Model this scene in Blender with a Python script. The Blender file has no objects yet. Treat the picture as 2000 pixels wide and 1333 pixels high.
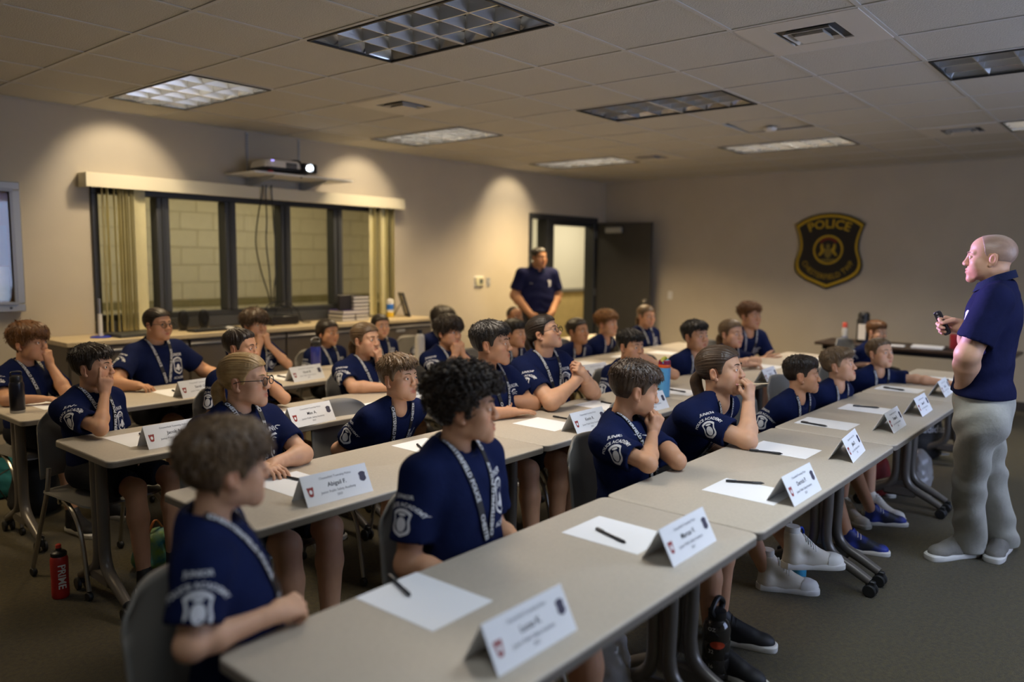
import bpy, math, random
import numpy as np
from mathutils import Matrix, Vector
from mathutils.bvhtree import BVHTree

random.seed(7)
RNG = np.random.default_rng(7)
scene = bpy.context.scene
COL = scene.collection

# ------------------------------------------------------------------ camera
CAM_F, CAM_YAW, CAM_PITCH, CAM_ROLL, CAM_Z = 1514.65, 0.70068, 0.1065, 0.01117, 1.603
def cam_axes():
    cy, sy = math.cos(CAM_YAW), math.sin(CAM_YAW)
    cp, sp = math.cos(CAM_PITCH), math.sin(CAM_PITCH)
    fw = np.array([cy*cp, sy*cp, -sp]); r = np.array([sy, -cy, 0.0]); u = np.cross(r, fw)
    c, s = math.cos(CAM_ROLL), math.sin(CAM_ROLL)
    return np.array([c*r + s*u, -s*r + c*u, fw])
CR = cam_axes()
CO = np.array([0.0, 0.0, CAM_Z])
cd = bpy.data.cameras.new('camera')
cam = bpy.data.objects.new('camera', cd)
COL.objects.link(cam)
cd.sensor_width = 36.0
cd.lens = CAM_F*36.0/2000.0
cd.clip_start = 0.05
cd.dof.use_dof = True
cd.dof.focus_distance = 3.6
cd.dof.aperture_fstop = 1.05
cam.matrix_world = Matrix((
    (CR[0][0], CR[1][0], -CR[2][0], CO[0]),
    (CR[0][1], CR[1][1], -CR[2][1], CO[1]),
    (CR[0][2], CR[1][2], -CR[2][2], CO[2]),
    (0, 0, 0, 1)))
scene.camera = cam

# measuring helpers: where in the room a sight line of the photograph meets a known plane
def sight(u, v):
    return np.array([(u-1000)/CAM_F, -(v-666.5)/CAM_F, 1.0]) @ CR
def atz(u, v, z):
    d = sight(u, v); return CO + d*((z-CO[2])/d[2])
def aty(u, v, y):
    d = sight(u, v); return CO + d*(y/d[1])
def atx(u, v, x):
    d = sight(u, v); return CO + d*(x/d[0])
def depth(P):
    return float(CR[2] @ (np.asarray(P)-CO))

# ------------------------------------------------------------------ room constants
WY = 6.595            # window wall
WX = 9.987            # far wall with the emblem
SY = -2.3             # wall with the projection screen
NX = -1.6             # wall behind the photographer
CZ = 2.74
GX = lambda i: 3.1279 + 0.6096*i      # ceiling grid
GY = lambda j: 1.7582 + 0.6096*j
TZ = 0.735            # table top

# ------------------------------------------------------------------ light and exposure
scene.view_settings.view_transform = 'Standard'
scene.view_settings.look = 'None'
scene.view_settings.gamma = 1.0
scene.view_settings.use_curve_mapping = False
scene.view_settings.exposure = 0.0
world = bpy.data.worlds.new('room_world')
scene.world = world
world.use_nodes = True
world.node_tree.nodes['Background'].inputs[0].default_value = (0.5, 0.55, 0.65, 1)
world.node_tree.nodes['Background'].inputs[1].default_value = 0.0

def area_light(name, loc, sx, sy, power, color, direction=(0, 0, -1), spread=180):
    l = bpy.data.lights.new(name, 'AREA')
    l.shape = 'RECTANGLE'; l.size = sx; l.size_y = sy
    l.energy = power; l.color = color
    l.spread = math.radians(spread)
    o = bpy.data.objects.new(name, l); COL.objects.link(o)
    o.location = loc
    o.rotation_euler = Vector(direction).to_track_quat('-Z', 'Y').to_euler()
    return o

TROFFERS = [(-1, 1, 24.0), (3, 1, 8.0), (7, 1, 28.0), (-1, 5, 18.0), (3, 5, 24.0), (7, 5, 66.0), (3, -3, 4.5), (7, -3, 11.0),  # dark-looking middle pair also given lamps to light the tables
            (-1, -3, 29.0), (-5, -3, 9.0), (-5, 5, 12.0)]  # unseen fixtures, added to brighten the near tables, sheets and left floor
WARM = (1.0, 0.75, 0.42); COOL = (0.82, 0.91, 1.0); NEUT = (1.0, 0.86, 0.70)
for i, j, k in TROFFERS:          # louvred fixtures: light comes out in a limited cone
    area_light('troffer_lamp', (GX(i+0.5), GY(j+1), CZ-0.012), 0.5, 1.1, k, {5: WARM, 1: NEUT, -3: COOL}[j], spread={5: 126 if i > -5 else 104, 1: 124, -3: 150 if i < 0 else 120}[j])
for i, j, k in TROFFERS:          # the wall-side lamps of the lit row throw scallops on the window wall
    if j == 5 and i > -5:
        l = bpy.data.lights.new('wall_side_lamp', 'SPOT'); l.energy = 26.0; l.color = (1.0, 0.83, 0.60)
        l.spot_size = math.radians(78); l.spot_blend = .6; l.shadow_soft_size = .04
        o = bpy.data.objects.new('wall_side_lamp', l); COL.objects.link(o)
        o.location = (GX(i+.5), GY(j+2)-.13, CZ-.02)
        o.rotation_euler = Vector((0, .70, -.60)).to_track_quat('-Z', 'Y').to_euler()
# the corridor behind the windows and the door
area_light('corridor_lamp', (4.3, 7.5, 2.66), 3.6, 0.5, 24.0, (1.0, 0.86, 0.55))
area_light('corridor_lamp', (9.3, 7.5, 2.66), 1.6, 0.5, 22.0, (1.0, 0.86, 0.58))
area_light('corridor_lamp', (11.6, 7.5, 2.66), 1.2, 0.5, 30.0, (1.0, 0.90, 0.68))
# the projector beam
PROJ = np.array([4.33, 6.12, 2.385])
sl = bpy.data.lights.new('projector_beam', 'SPOT')
sl.energy = 3200.0; sl.color = (0.58, 0.46, 1.0); sl.spot_size = math.radians(16.5); sl.spot_blend = 0.08
sl.shadow_soft_size = 0.02
so = bpy.data.objects.new('projector_beam', sl); COL.objects.link(so)
so.location = PROJ + np.array([0, -0.16, 0])
so.rotation_euler = Vector((0.25, -8.4, -0.98)).to_track_quat('-Z', 'Y').to_euler()
SCREEN_E = 4.4

# ------------------------------------------------------------------ materials
MATS = {}
def mat(name, color=(0.5, 0.5, 0.5), rough=0.6, metal=0.0, noise=0.0, nscale=8.0, bump=0.0, bscale=60.0,
        sheen=0.0, sss=0.0, spec=0.5, emit=None, estr=0.0, alpha=1.0, trans=0.0, coat=0.0, stretch=None, color2=None):
    if name in MATS: return MATS[name]
    m = bpy.data.materials.new(name); MATS[name] = m
    m.use_nodes = True
    nt = m.node_tree; b = nt.nodes['Principled BSDF']
    b.inputs['Base Color'].default_value = (*color, 1)
    b.inputs['Roughness'].default_value = rough
    b.inputs['Metallic'].default_value = metal
    b.inputs['Specular IOR Level'].default_value = spec
    if sheen: b.inputs['Sheen Weight'].default_value = sheen
    if coat: b.inputs['Coat Weight'].default_value = coat
    if sss:
        b.inputs['Subsurface Weight'].default_value = sss
        b.inputs['Subsurface Radius'].default_value = (1.0, 0.35, 0.2)
        b.inputs['Subsurface Scale'].default_value = 0.006
    if emit:
        b.inputs['Emission Color'].default_value = (*emit, 1)
        b.inputs['Emission Strength'].default_value = estr
    if trans: b.inputs['Transmission Weight'].default_value = trans
    if alpha < 1: b.inputs['Alpha'].default_value = alpha
    if noise or bump or color2:
        tc = nt.nodes.new('ShaderNodeTexCoord')
        vec = tc.outputs['Object']
        if stretch:
            mp = nt.nodes.new('ShaderNodeMapping'); mp.inputs['Scale'].default_value = stretch
            nt.links.new(vec, mp.inputs['Vector']); vec = mp.outputs['Vector']
    if noise or color2:
        n = nt.nodes.new('ShaderNodeTexNoise'); n.inputs['Scale'].default_value = nscale
        n.inputs['Detail'].default_value = 5
        nt.links.new(vec, n.inputs['Vector'])
        mx = nt.nodes.new('ShaderNodeMix'); mx.data_type = 'RGBA'
        c2 = color2 if color2 else tuple(c*(1-noise) for c in color)
        c1 = color if color2 else tuple(min(1, c*(1+noise)) for c in color)
        mx.inputs['A'].default_value = (*c1, 1); mx.inputs['B'].default_value = (*c2, 1)
        rp = nt.nodes.new('ShaderNodeMapRange')
        rp.inputs['From Min'].default_value = 0.35; rp.inputs['From Max'].default_value = 0.65
        nt.links.new(n.outputs['Fac'], rp.inputs['Value'])
        nt.links.new(rp.outputs['Result'], mx.inputs['Factor'])
        nt.links.new(mx.outputs['Result'], b.inputs['Base Color'])
    if bump:
        n2 = nt.nodes.new('ShaderNodeTexNoise'); n2.inputs['Scale'].default_value = bscale
        n2.inputs['Detail'].default_value = 4
        nt.links.new(vec, n2.inputs['Vector'])
        bp = nt.nodes.new('ShaderNodeBump'); bp.inputs['Strength'].default_value = bump
        bp.inputs['Distance'].default_value = 0.01
        nt.links.new(n2.outputs['Fac'], bp.inputs['Height'])
        nt.links.new(bp.outputs['Normal'], b.inputs['Normal'])
    return m

# ------------------------------------------------------------------ mesh building
def rrect(w, h, r, n=4):
    r = min(r, w/2-1e-5, h/2-1e-5)
    P = []
    for cx, cy, a0 in ((w/2-r, h/2-r, 0), (-w/2+r, h/2-r, 90), (-w/2+r, -h/2+r, 180), (w/2-r, -h/2+r, 270)):
        for k in range(n+1):
            a = math.radians(a0 + 90*k/n)
            P.append((cx + r*math.cos(a), cy + r*math.sin(a)))
    return P
def circle(r, n=16):
    return [(r*math.cos(2*math.pi*k/n), r*math.sin(2*math.pi*k/n)) for k in range(n)]

class B:
    """collects vertices and faces for one mesh"""
    def __init__(s): s.v = []; s.f = []
    def add(s, V, F, M=None):
        o = len(s.v)
        if M is not None: V = [tuple(M @ Vector(p)) for p in V]
        s.v.extend([tuple(map(float, p)) for p in V])
        s.f.extend([tuple(int(i)+o for i in f) for f in F])
        return s
    def loft(s, rings, caps=True, closed=True, M=None):
        n = len(rings[0]); V = [p for r in rings for p in r]; F = []
        for k in range(len(rings)-1):
            for i in range(n if closed else n-1):
                j = (i+1) % n
                F.append((k*n+i, k*n+j, (k+1)*n+j, (k+1)*n+i))
        if caps:
            F.append(tuple(range(n-1, -1, -1))); F.append(tuple((len(rings)-1)*n+i for i in range(n)))
        return s.add(V, F, M)
    def slab(s, w, h, z0, z1, r=0.01, bev=0.003, n=4, c=(0, 0), M=None):
        """rounded plate lying in XY, softened top and bottom edges"""
        rings = []
        for z, ins in ((z0, bev), (z0+bev, 0), (z1-bev, 0), (z1, bev)):
            rings.append([(x+c[0], y+c[1], z) for x, y in rrect(w-2*ins, h-2*ins, max(r-ins, 0.0006), n)])
        return s.loft(rings, M=M)
    def box(s, lo, hi, bev=0.002, M=None):
        lo = np.minimum(lo, hi)*1.0; hi = np.maximum(lo, hi)*1.0
        w, h = hi[0]-lo[0], hi[1]-lo[1]
        bev = min(bev, w*.3, h*.3, (hi[2]-lo[2])*.3)
        return s.slab(w, h, lo[2], hi[2], r=max(bev, 0.0006), bev=bev, n=1, c=((lo[0]+hi[0])/2, (lo[1]+hi[1])/2), M=M)
    def lathe(s, prof, n=20, c=(0, 0, 0), M=None):
        rings = [[(c[0]+max(r, 1e-4)*x, c[1]+max(r, 1e-4)*y, c[2]+z) for x, y in circle(1, n)] for r, z in prof]
        return s.loft(rings, M=M)
    def poly(s, P, z0, z1, M=None):
        return s.loft([[(x, y, z0) for x, y in P], [(x, y, z1) for x, y in P]], M=M)
    def tube(s, path, r, n=8, flat=None, caps=True, up=(0, 0, 1)):
        path = np.array(path, float); m = len(path)
        rr = np.full(m, r) if np.isscalar(r) else np.interp(np.linspace(0, 1, m), np.linspace(0, 1, len(r)), r)
        T = np.gradient(path, axis=0); T /= np.linalg.norm(T, axis=1)[:, None] + 1e-12
        N = np.cross(T[0], up)
        if np.linalg.norm(N) < 1e-3: N = np.cross(T[0], (1, 0, 0.01))
        N /= np.linalg.norm(N); rings = []
        for k in range(m):
            N = N - T[k]*(N@T[k]); N /= np.linalg.norm(N); Bn = np.cross(T[k], N)
            fl = flat if flat else 1.0
            rings.append([tuple(path[k] + rr[k]*(x*N + fl*y*Bn)) for x, y in circle(1, n)])
        return s.loft(rings, caps=caps)

def bez(pts, n=16):
    """smooth path through points (Catmull-Rom)"""
    P = np.array(pts, float); P = np.vstack([2*P[0]-P[1], P, 2*P[-1]-P[-2]]); out = []
    for k in range(1, len(P)-2):
        for t in np.linspace(0, 1, n, endpoint=False):
            a, b, c, d = P[k-1], P[k], P[k+1], P[k+2]
            out.append(0.5*((2*b)+(c-a)*t+(2*a-5*b+4*c-d)*t*t+(3*b-a-3*c+d)*t**3))
    out.append(P[-2]); return np.array(out)

def mesh_np(name, V, F, m=None, smooth=True):
    me = bpy.data.meshes.new(name)
    V = np.asarray(V, np.float32)
    if isinstance(F, np.ndarray):
        k = F.shape[1]; nf = len(F)
        me.vertices.add(len(V)); me.vertices.foreach_set('co', V.ravel())
        me.loops.add(nf*k); me.loops.foreach_set('vertex_index', F.astype(np.int32).ravel())
        me.polygons.add(nf)
        me.polygons.foreach_set('loop_start', np.arange(0, nf*k, k, dtype=np.int32))
        me.update(calc_edges=True)
    else:
        me.from_pydata(V.tolist(), [], F)
        me.update()
    if m is not None: me.materials.append(m)
    if smooth and len(me.polygons):
        me.polygons.foreach_set('use_smooth', np.ones(len(me.polygons), bool))
    return me
def finish(b, name, m, smooth):
    me = mesh_np(name, np.array(b.v, np.float32), b.f, m, smooth)
    if smooth: me.set_sharp_from_angle(angle=math.radians(38))
    return me
def obj(name, b, m, parent=None, smooth=True, loc=None, rot=None):
    me = b if isinstance(b, bpy.types.Mesh) else finish(b, name, m, smooth)
    o = bpy.data.objects.new(name, me); COL.objects.link(o)
    if parent is not None: o.parent = parent
    if loc is not None: o.location = loc
    if rot is not None: o.rotation_euler = rot
    return o
def inst(name, me, parent=None, loc=(0, 0, 0), rot=(0, 0, 0), scale=None, m=None):
    o = bpy.data.objects.new(name, me); COL.objects.link(o)
    if parent is not None: o.parent = parent
    o.location = loc; o.rotation_euler = rot
    if scale is not None: o.scale = scale
    if m is not None:
        o.material_slots[0].link = 'OBJECT'; o.material_slots[0].material = m
    return o
def tag(o, label, cat, group=None):
    o['label'] = label; o['category'] = cat
    if group: o['group'] = group
    return o
def thing(name, label, cat, loc=(0, 0, 0), rz=0.0, group=None):
    o = bpy.data.objects.new(name, None); COL.objects.link(o)
    o.empty_display_size = 0.05
    o.location = loc; o.rotation_euler = (0, 0, rz)
    return tag(o, label, cat, group)
def struct(name, b, m, parent=None, smooth=False, loc=None):
    o = obj(name, b, m, parent, smooth, loc)
    if parent is None: o['kind'] = 'structure'
    return o
def copy_tree(o, parent=None):
    c = o.copy(); COL.objects.link(c)
    if parent is not None: c.parent = parent
    for ch in list(o.children): copy_tree(ch, c)
    return c
def look_m(origin, x, y, z):
    return Matrix(((x[0], y[0], z[0], origin[0]), (x[1], y[1], z[1], origin[1]), (x[2], y[2], z[2], origin[2]), (0, 0, 0, 1)))

# flat lettering -> vertices in the XY plane, baseline at y=0, cap height about 0.7*size
_TX = {}
def text_geo(s, size=1.0, bold=0.0, align='CENTER'):
    key = (s, bold, align)
    if key not in _TX:
        c = bpy.data.curves.new('lettering', 'FONT'); c.body = s; c.size = 1.0
        c.align_x = align; c.offset = bold; c.resolution_u = 2
        o = bpy.data.objects.new('lettering', c); COL.objects.link(o)
        dg = bpy.context.evaluated_depsgraph_get()
        me = o.evaluated_get(dg).to_mesh()
        V = np.array([v.co[:2] for v in me.vertices], float).reshape(-1, 2)
        F = [tuple(p.vertices) for p in me.polygons]
        o.evaluated_get(dg).to_mesh_clear()
        bpy.data.objects.remove(o); bpy.data.curves.remove(c)
        _TX[key] = (V, F)
    V, F = _TX[key]
    return V*size, F
def arc_text(s, size, R, cy, bold=0.0, inside=False):
    """lettering bent round a circle of radius R whose centre is (0, cy)"""
    V, F = text_geo(s, size, bold)
    if not inside:
        a = V[:, 0]/R; r = R + V[:, 1]
        return np.stack([r*np.sin(a), cy + r*np.cos(a)], 1), F
    a = V[:, 0]/R; r = R - V[:, 1]
    return np.stack([r*np.sin(a), cy - r*np.cos(a)], 1), F
# ================================================================== the room
M_WALL = mat('wall_paint', (0.55, 0.485, 0.375), 0.75, noise=0.03, nscale=2.5, bump=0.05, bscale=180)
M_CEIL = mat('ceiling_tile', (0.60, 0.57, 0.50), 0.9, noise=0.10, nscale=160, bump=0.5, bscale=130)
M_GRID = mat('ceiling_grid', (0.60, 0.585, 0.55), 0.5)
M_CARPET = mat('carpet', (0.082, 0.059, 0.0095), 0.95, nscale=55, bump=1.0, bscale=240, color2=(0.040, 0.029, 0.0045), sheen=0.15)
M_DARKF = mat('dark_frame', (0.034, 0.036, 0.038), 0.42)
M_GREYM = mat('grey_metal', (0.42, 0.42, 0.42), 0.35, 0.8)
M_WHITE = mat('white_plastic', (0.78, 0.77, 0.74), 0.45)
M_BLACK = mat('black_plastic', (0.012, 0.012, 0.014), 0.4)
M_BLOCK = mat('painted_block', (0.78, 0.72, 0.53), 0.6, noise=0.04, nscale=6, bump=0.25, bscale=90)
M_BLOCKJ = mat('block_joint', (0.60, 0.55, 0.40), 0.8)
M_BAND = mat('olive_band', (0.30, 0.265, 0.13), 0.6, noise=0.05)
M_CORRF = mat('corridor_floor', (0.25, 0.22, 0.17), 0.5, noise=0.1)
M_TAN = mat('tan_panel', (0.62, 0.47, 0.20), 0.6, noise=0.06)
M_SILVER = mat('silver_frame', (0.55, 0.57, 0.60), 0.35, 0.6)
M_CHROME = mat('chrome', (0.62, 0.62, 0.64), 0.18, 1.0)

def glass_mat():
    m = bpy.data.materials.new('clear_pane'); m.use_nodes = True; nt = m.node_tree
    nt.nodes.clear()
    out = nt.nodes.new('ShaderNodeOutputMaterial'); t = nt.nodes.new('ShaderNodeBsdfTransparent')
    g = nt.nodes.new('ShaderNodeBsdfGlossy'); g.inputs['Roughness'].default_value = 0.02
    mx = nt.nodes.new('ShaderNodeMixShader'); mx.inputs[0].default_value = 0.045
    t.inputs['Color'].default_value = (0.96, 0.97, 0.96, 1)
    nt.links.new(t.outputs[0], mx.inputs[1]); nt.links.new(g.outputs[0], mx.inputs[2])
    nt.links.new(mx.outputs[0], out.inputs[0]); return m
M_GLASS = glass_mat()

struct('floor', B().box((NX-.1, SY-.1, -0.08), (WX+.1, WY+.1, 0.0), 0.0005), M_CARPET)

# window wall with its two openings
WIN = (2.60, 5.74, 1.055, 2.13); DOOR = (8.14, 9.76, 0.0, 2.21)
t0, t1 = WY, WY+0.15
b = B()
for x0, x1, z0, z1 in ((NX, WIN[0], 0, CZ), (WIN[0], WIN[1], 0, WIN[2]), (WIN[0], WIN[1], WIN[3], CZ), (WIN[1], DOOR[0], 0, CZ),
                       (DOOR[0], DOOR[1], DOOR[3], CZ), (DOOR[1], 13.2, 0, CZ)):
    b.box((x0, t0, z0), (x1, t1, z1), 0.0004)
struct('wall_left', b, M_WALL)
struct('wall_back', B().box((WX, SY-.1, 0), (WX+.12, WY, CZ), 0.0004), M_WALL)
struct('wall_right', B().box((NX-.1, SY-.12, 0), (WX+.1, SY, CZ), 0.0004), M_WALL)
struct('wall_near', B().box((NX-.12, SY, 0), (NX, WY+.15, CZ), 0.0004), M_WALL)
M_BASE = mat('vinyl_base', (0.06, 0.05, 0.045), 0.5)
b = B(); b.box((NX, WY-.012, 0), (DOOR[0], WY, 0.1), .003); struct('baseboard_left', b, M_BASE)
struct('baseboard_back', B().box((WX-.012, SY, 0), (WX, WY-.02, 0.1), .003), M_BASE)
struct('baseboard_right', B().box((NX, SY, 0), (WX-.02, SY+.012, 0.1), .003), M_BASE)

# ceiling: slab above, grid runners, one object per tile
ceil = struct('ceiling', B().box((NX-.1, SY-.1, CZ+0.32), (WX+.1, WY+.1, CZ+0.4), 0.0004), mat('plenum', (0.05, 0.05, 0.05), 0.9))
DIFF = [(1, 4), (1, -1), (7, 4), (7, -1)]
taken = set(DIFF)
for i, j, k in TROFFERS: taken |= {(i, j), (i, j+1)}
i0, i1 = -8, 11; j0, j1 = -7, 7
xs = [NX] + [GX(i) for i in range(i0+1, i1+1)] + [WX]
ys = [SY] + [GY(j) for j in range(j0+1, j1+1)] + [WY]
tcache = {}
for a in range(len(xs)-1):
    for c in range(len(ys)-1):
        ij = (i0+a, j0+c)
        if ij in taken: continue
        w, h = round(xs[a+1]-xs[a]-0.012, 3), round(ys[c+1]-ys[c]-0.012, 3)
        if w < .02 or h < .02: continue
        if (w, h) not in tcache:
            bb = B().slab(w, h, 0.0, 0.018, r=0.001, bev=0.0008, n=1)
            tcache[(w, h)] = finish(bb, 'ceiling_tile', M_CEIL, False)
        loc = ((xs[a]+xs[a+1])/2, (ys[c]+ys[c+1])/2, CZ+0.001); rot = (0, 0, 0)
        if ij == (5, 1): loc = (loc[0], loc[1], CZ+0.024); rot = (math.radians(-1.6), math.radians(2.4), 0)
        inst('ceiling_tile', tcache[(w, h)], ceil, loc, rot)
for x in xs[1:-1]:
    obj('grid_runner', B().box((x-.012, SY, CZ-0.004), (x+.012, WY, CZ+0.0005), .0008), M_GRID, ceil, False)
for y in ys[1:-1]:
    obj('cross_runner', B().box((NX, y-.012, CZ-0.0035), (WX, y+.012, CZ+0.0003), .0008), M_GRID, ceil, False)
obj('wall_angle', B().box((NX, WY-.022, CZ-0.004), (WX, WY, CZ), .0008), M_GRID, ceil, False)
obj('wall_angle', B().box((WX-.022, SY, CZ-0.004), (WX, WY-.022, CZ), .0008), M_GRID, ceil, False)

# troffers with parabolic louvres
M_TBODY = mat('troffer_reflector', (0.66, 0.67, 0.68), 0.22, 0.85)
M_TFRAME = mat('troffer_frame', (0.02, 0.02, 0.02), 0.5)
M_LOUV = mat('louvre_blade', (0.72, 0.73, 0.74), 0.30, 0.9)
M_TUBE_ON = mat('lit_tube', (1, 1, 1), 0.5, emit=(1.0, 0.86, 0.66), estr=16.0)
M_TUBE = mat('unlit_tube', (0.8, 0.8, 0.78), 0.3)
TNAME = {(-1, 1): 'large dark-looking louvre ceiling light nearest the camera', (3, 1): 'dark-looking louvre ceiling light at middle of ceiling',
         (7, 1): 'louvre ceiling light near emblem wall, dimly glowing', (-1, 5): 'lit louvre ceiling light at upper left by window wall',
         (3, 5): 'lit louvre ceiling light above the projector shelf', (7, 5): 'brightest louvre ceiling light in front of the open door',
         (3, -3): 'bluish reflecting louvre ceiling light at right edge', (7, -3): 'small far louvre ceiling light at right edge near corner',
         (-5, 5): 'added unseen louvre ceiling light by the window wall',
         (-5, -3): 'added unseen louvre ceiling light above the photographer',
         (-1, -3): 'added unseen louvre ceiling light before the front row'}
def blade(p, q, h0, h1, wtop, wbot):
    """parabolic blade from p to q: wider at the top"""
    p, q = np.array(p, float), np.array(q, float); d = q-p; d /= np.linalg.norm(d); n = np.array([-d[1], d[0]])
    prof = [(h0, wbot), (h0+(h1-h0)*.35, wbot*.4+wtop*.25), (h0+(h1-h0)*.7, wtop*.55), (h1, wtop)]
    rings = []
    for e in (p, q):
        rings.append([(e[0]+n[0]*w, e[1]+n[1]*w, z) for z, w in prof]+[(e[0]-n[0]*w, e[1]-n[1]*w, z) for z, w in prof[::-1]])
    return B().loft(rings)
for i, j, k in TROFFERS:
    cx, cy = GX(i+.5), GY(j+1); w, l = 0.585, 1.195
    T = thing('ceiling_light', TNAME[(i, j)], 'ceiling light', (cx, cy, CZ-0.006), 0, 'louvre ceiling lights')
    hb = B()
    prof = [(0.0, .002), (0.02, .004), (0.10, .05), (0.115, .12)]
    hb.loft([[(x, y, z) for x, y in rrect(w-2*ins, l-2*ins, .004, 1)] for z, ins in prof])
    hb.f = hb.f[:-2] + [hb.f[-1]]
    obj('housing', hb, M_TBODY, T)
    fb = B()
    for a0, a1, c0, c1 in ((-w/2, w/2, -l/2, -l/2+.014), (-w/2, w/2, l/2-.014, l/2), (-w/2, -w/2+.014, -l/2+.014, l/2-.014), (w/2-.014, w/2, -l/2+.014, l/2-.014)):
        fb.box((a0, c0, -0.004), (a1, c1, 0.008), .001)
    obj('frame', fb, M_TFRAME, T, False)
    ly = l-.03; lx = w-.03
    cols = 3 if (i, j) != (-1, 5) else 3
    for n in range(1, cols):
        x = -lx/2+lx*n/cols
        obj('louvre_blade', blade((x, -ly/2), (x, ly/2), 0.004, 0.062, 0.020, 0.0035), M_LOUV, T)
    cross = finish(blade((-lx/2, 0), (lx/2, 0), 0.0045, 0.060, 0.017, 0.003), 'louvre_blade', M_LOUV, True)
    for n in range(1, 6):
        inst('louvre_blade', cross, T, (0, -ly/2+ly*n/6, 0))
    tube = finish(B().tube([(0, -ly/2+.02, 0), (0, ly/2-.02, 0)], .0125, 10), 'lamp_tube', M_TUBE_ON if (j == 5 or i == 7) else M_TUBE, True)
    for n in range(3):
        inst('lamp_tube', tube, T, (-lx/2+lx*(n+.5)/3, 0, 0.080))

# square air diffusers
DN = {(1, 4): 'square white air diffuser above the projector', (1, -1): 'large square air diffuser at upper right of ceiling',
      (7, 4): 'small far air diffuser beside the brightest light', (7, -1): 'far air diffuser near the emblem wall at right'}
M_DIFF = mat('diffuser_white', (0.66, 0.62, 0.55), 0.5)
for i, j in DIFF:
    D = thing('air_diffuser', DN[(i, j)], 'vent', (GX(i+.5), GY(j+.5), CZ-0.004), 0, 'ceiling air diffusers')
    pb = B(); s = .592
    a = .30
    for x0, x1, y0, y1 in ((-s/2, s/2, -s/2, -a/2), (-s/2, s/2, a/2, s/2), (-s/2, -a/2, -a/2, a/2), (a/2, s/2, -a/2, a/2)):
        pb.box((x0, y0, -0.003), (x1, y1, 0.006), .001)
    obj('panel', pb, M_DIFF, D, False)
    obj('throat', B().loft([[(x, y, .005) for x, y in rrect(a, a, .002, 1)], [(x, y, .09) for x, y in rrect(a, a, .002, 1)]], caps=True), M_BLACK, D, False)
    for q, (r0, z) in enumerate(((.235, -0.012), (.15, -0.020))):
        cb = B()
        outer = [(x, y, z) for x, y in rrect(r0, r0, .004, 1)]; up = [(x*.80, y*.80, z+.028) for x, y in rrect(r0, r0, .004, 1)]
        up2 = [(x*.78, y*.78, z+.028) for x, y in rrect(r0, r0, .004, 1)]; o2 = [(x*.97, y*.97, z-.001) for x, y in rrect(r0, r0, .004, 1)]
        if q == 0: cb.loft([o2, outer, up, up2, o2], caps=False)
        else: cb.loft([outer, up])
        obj('cone', cb, M_DIFF, D, False)
tag(obj('smoke_detector', B().lathe([(.055, 0), (.055, -.008), (.045, -.022), (.03, -.028), (.0, -.028)], 20), M_WHITE, loc=(*atz(1505, 250, CZ)[:2], CZ-.001)),
    'small round white detector disc on the ceiling', 'detector')

# ------------------------------------------------------------------ corridor beyond
CY = 8.62
struct('corridor_floor', B().box((0.5, WY+.15, -0.06), (13.2, CY+.12, 0.0), .0004), M_CORRF)
struct('corridor_ceiling', B().box((0.5, WY+.15, CZ-.02), (13.2, CY+.12, CZ+.05), .0004), M_CEIL)
struct('corridor_end', B().box((0.4, WY+.15, 0), (0.5, CY, CZ-.02), .0004), M_WALL)
struct('corridor_end', B().box((13.2, WY+.15, 0), (13.3, CY, CZ-.02), .0004), M_WALL)
cw = struct('wall_corridor', B().box((0.5, CY, 0), (13.2, CY+.12, CZ-.02), .0004), M_BLOCKJ)
blk = finish(B().slab(.392, .012, 0, .192, r=.003, bev=.003, n=1), 'block', M_BLOCK, False)
half = finish(B().slab(.392, .012, 0, .082, r=.003, bev=.003, n=1), 'block', M_BAND, False)
for r in range(8):
    z = 1.088+.2*r
    if z+.192 > CZ-.03: break
    for c in range(17):
        inst('block', blk, cw, (2.55+.4*c+(.2 if r % 2 else 0), CY-.003, z))
for c in range(17): inst('block', half, cw, (2.65+.4*c, CY-.003, 1.000))
for r in range(2):
    for c in range(17): inst('block', blk, cw, (2.55+.4*c+(.2 if r % 2 else 0), CY-.003, .8-.2*r))
W = thing('whiteboard', 'large cream board on corridor wall seen through the doorway', 'board', (11.5, CY-.022, 1.05))
obj('board_face', B().box((-1.3, -.02, 0), (1.3, 0, 1.3), .003), mat('board_face', (0.85, 0.83, 0.72), 0.35), W)
fb = B()
fb.box((-1.33, -.03, -.04), (1.33, 0, 0), .004); fb.box((-1.33, -.03, 1.3), (1.33, 0, 1.34), .004)
fb.box((-1.33, -.03, 0), (-1.3, 0, 1.3), .004); fb.box((1.3, -.03, 0), (1.33, 0, 1.3), .004)
obj('board_frame', fb, M_GREYM, W); obj('marker_tray', B().box((-1.2, -.08, -.05), (1.2, -.02, -.035), .003), M_GREYM, W)
P = tag(obj('wainscot_panel', B().box((-2.6, -.015, 0), (2.6, 0, .96), .003), M_TAN, loc=(10.4, CY-.02, 0.02)), 'tan lower panel on corridor wall below the board', 'panel')

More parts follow.
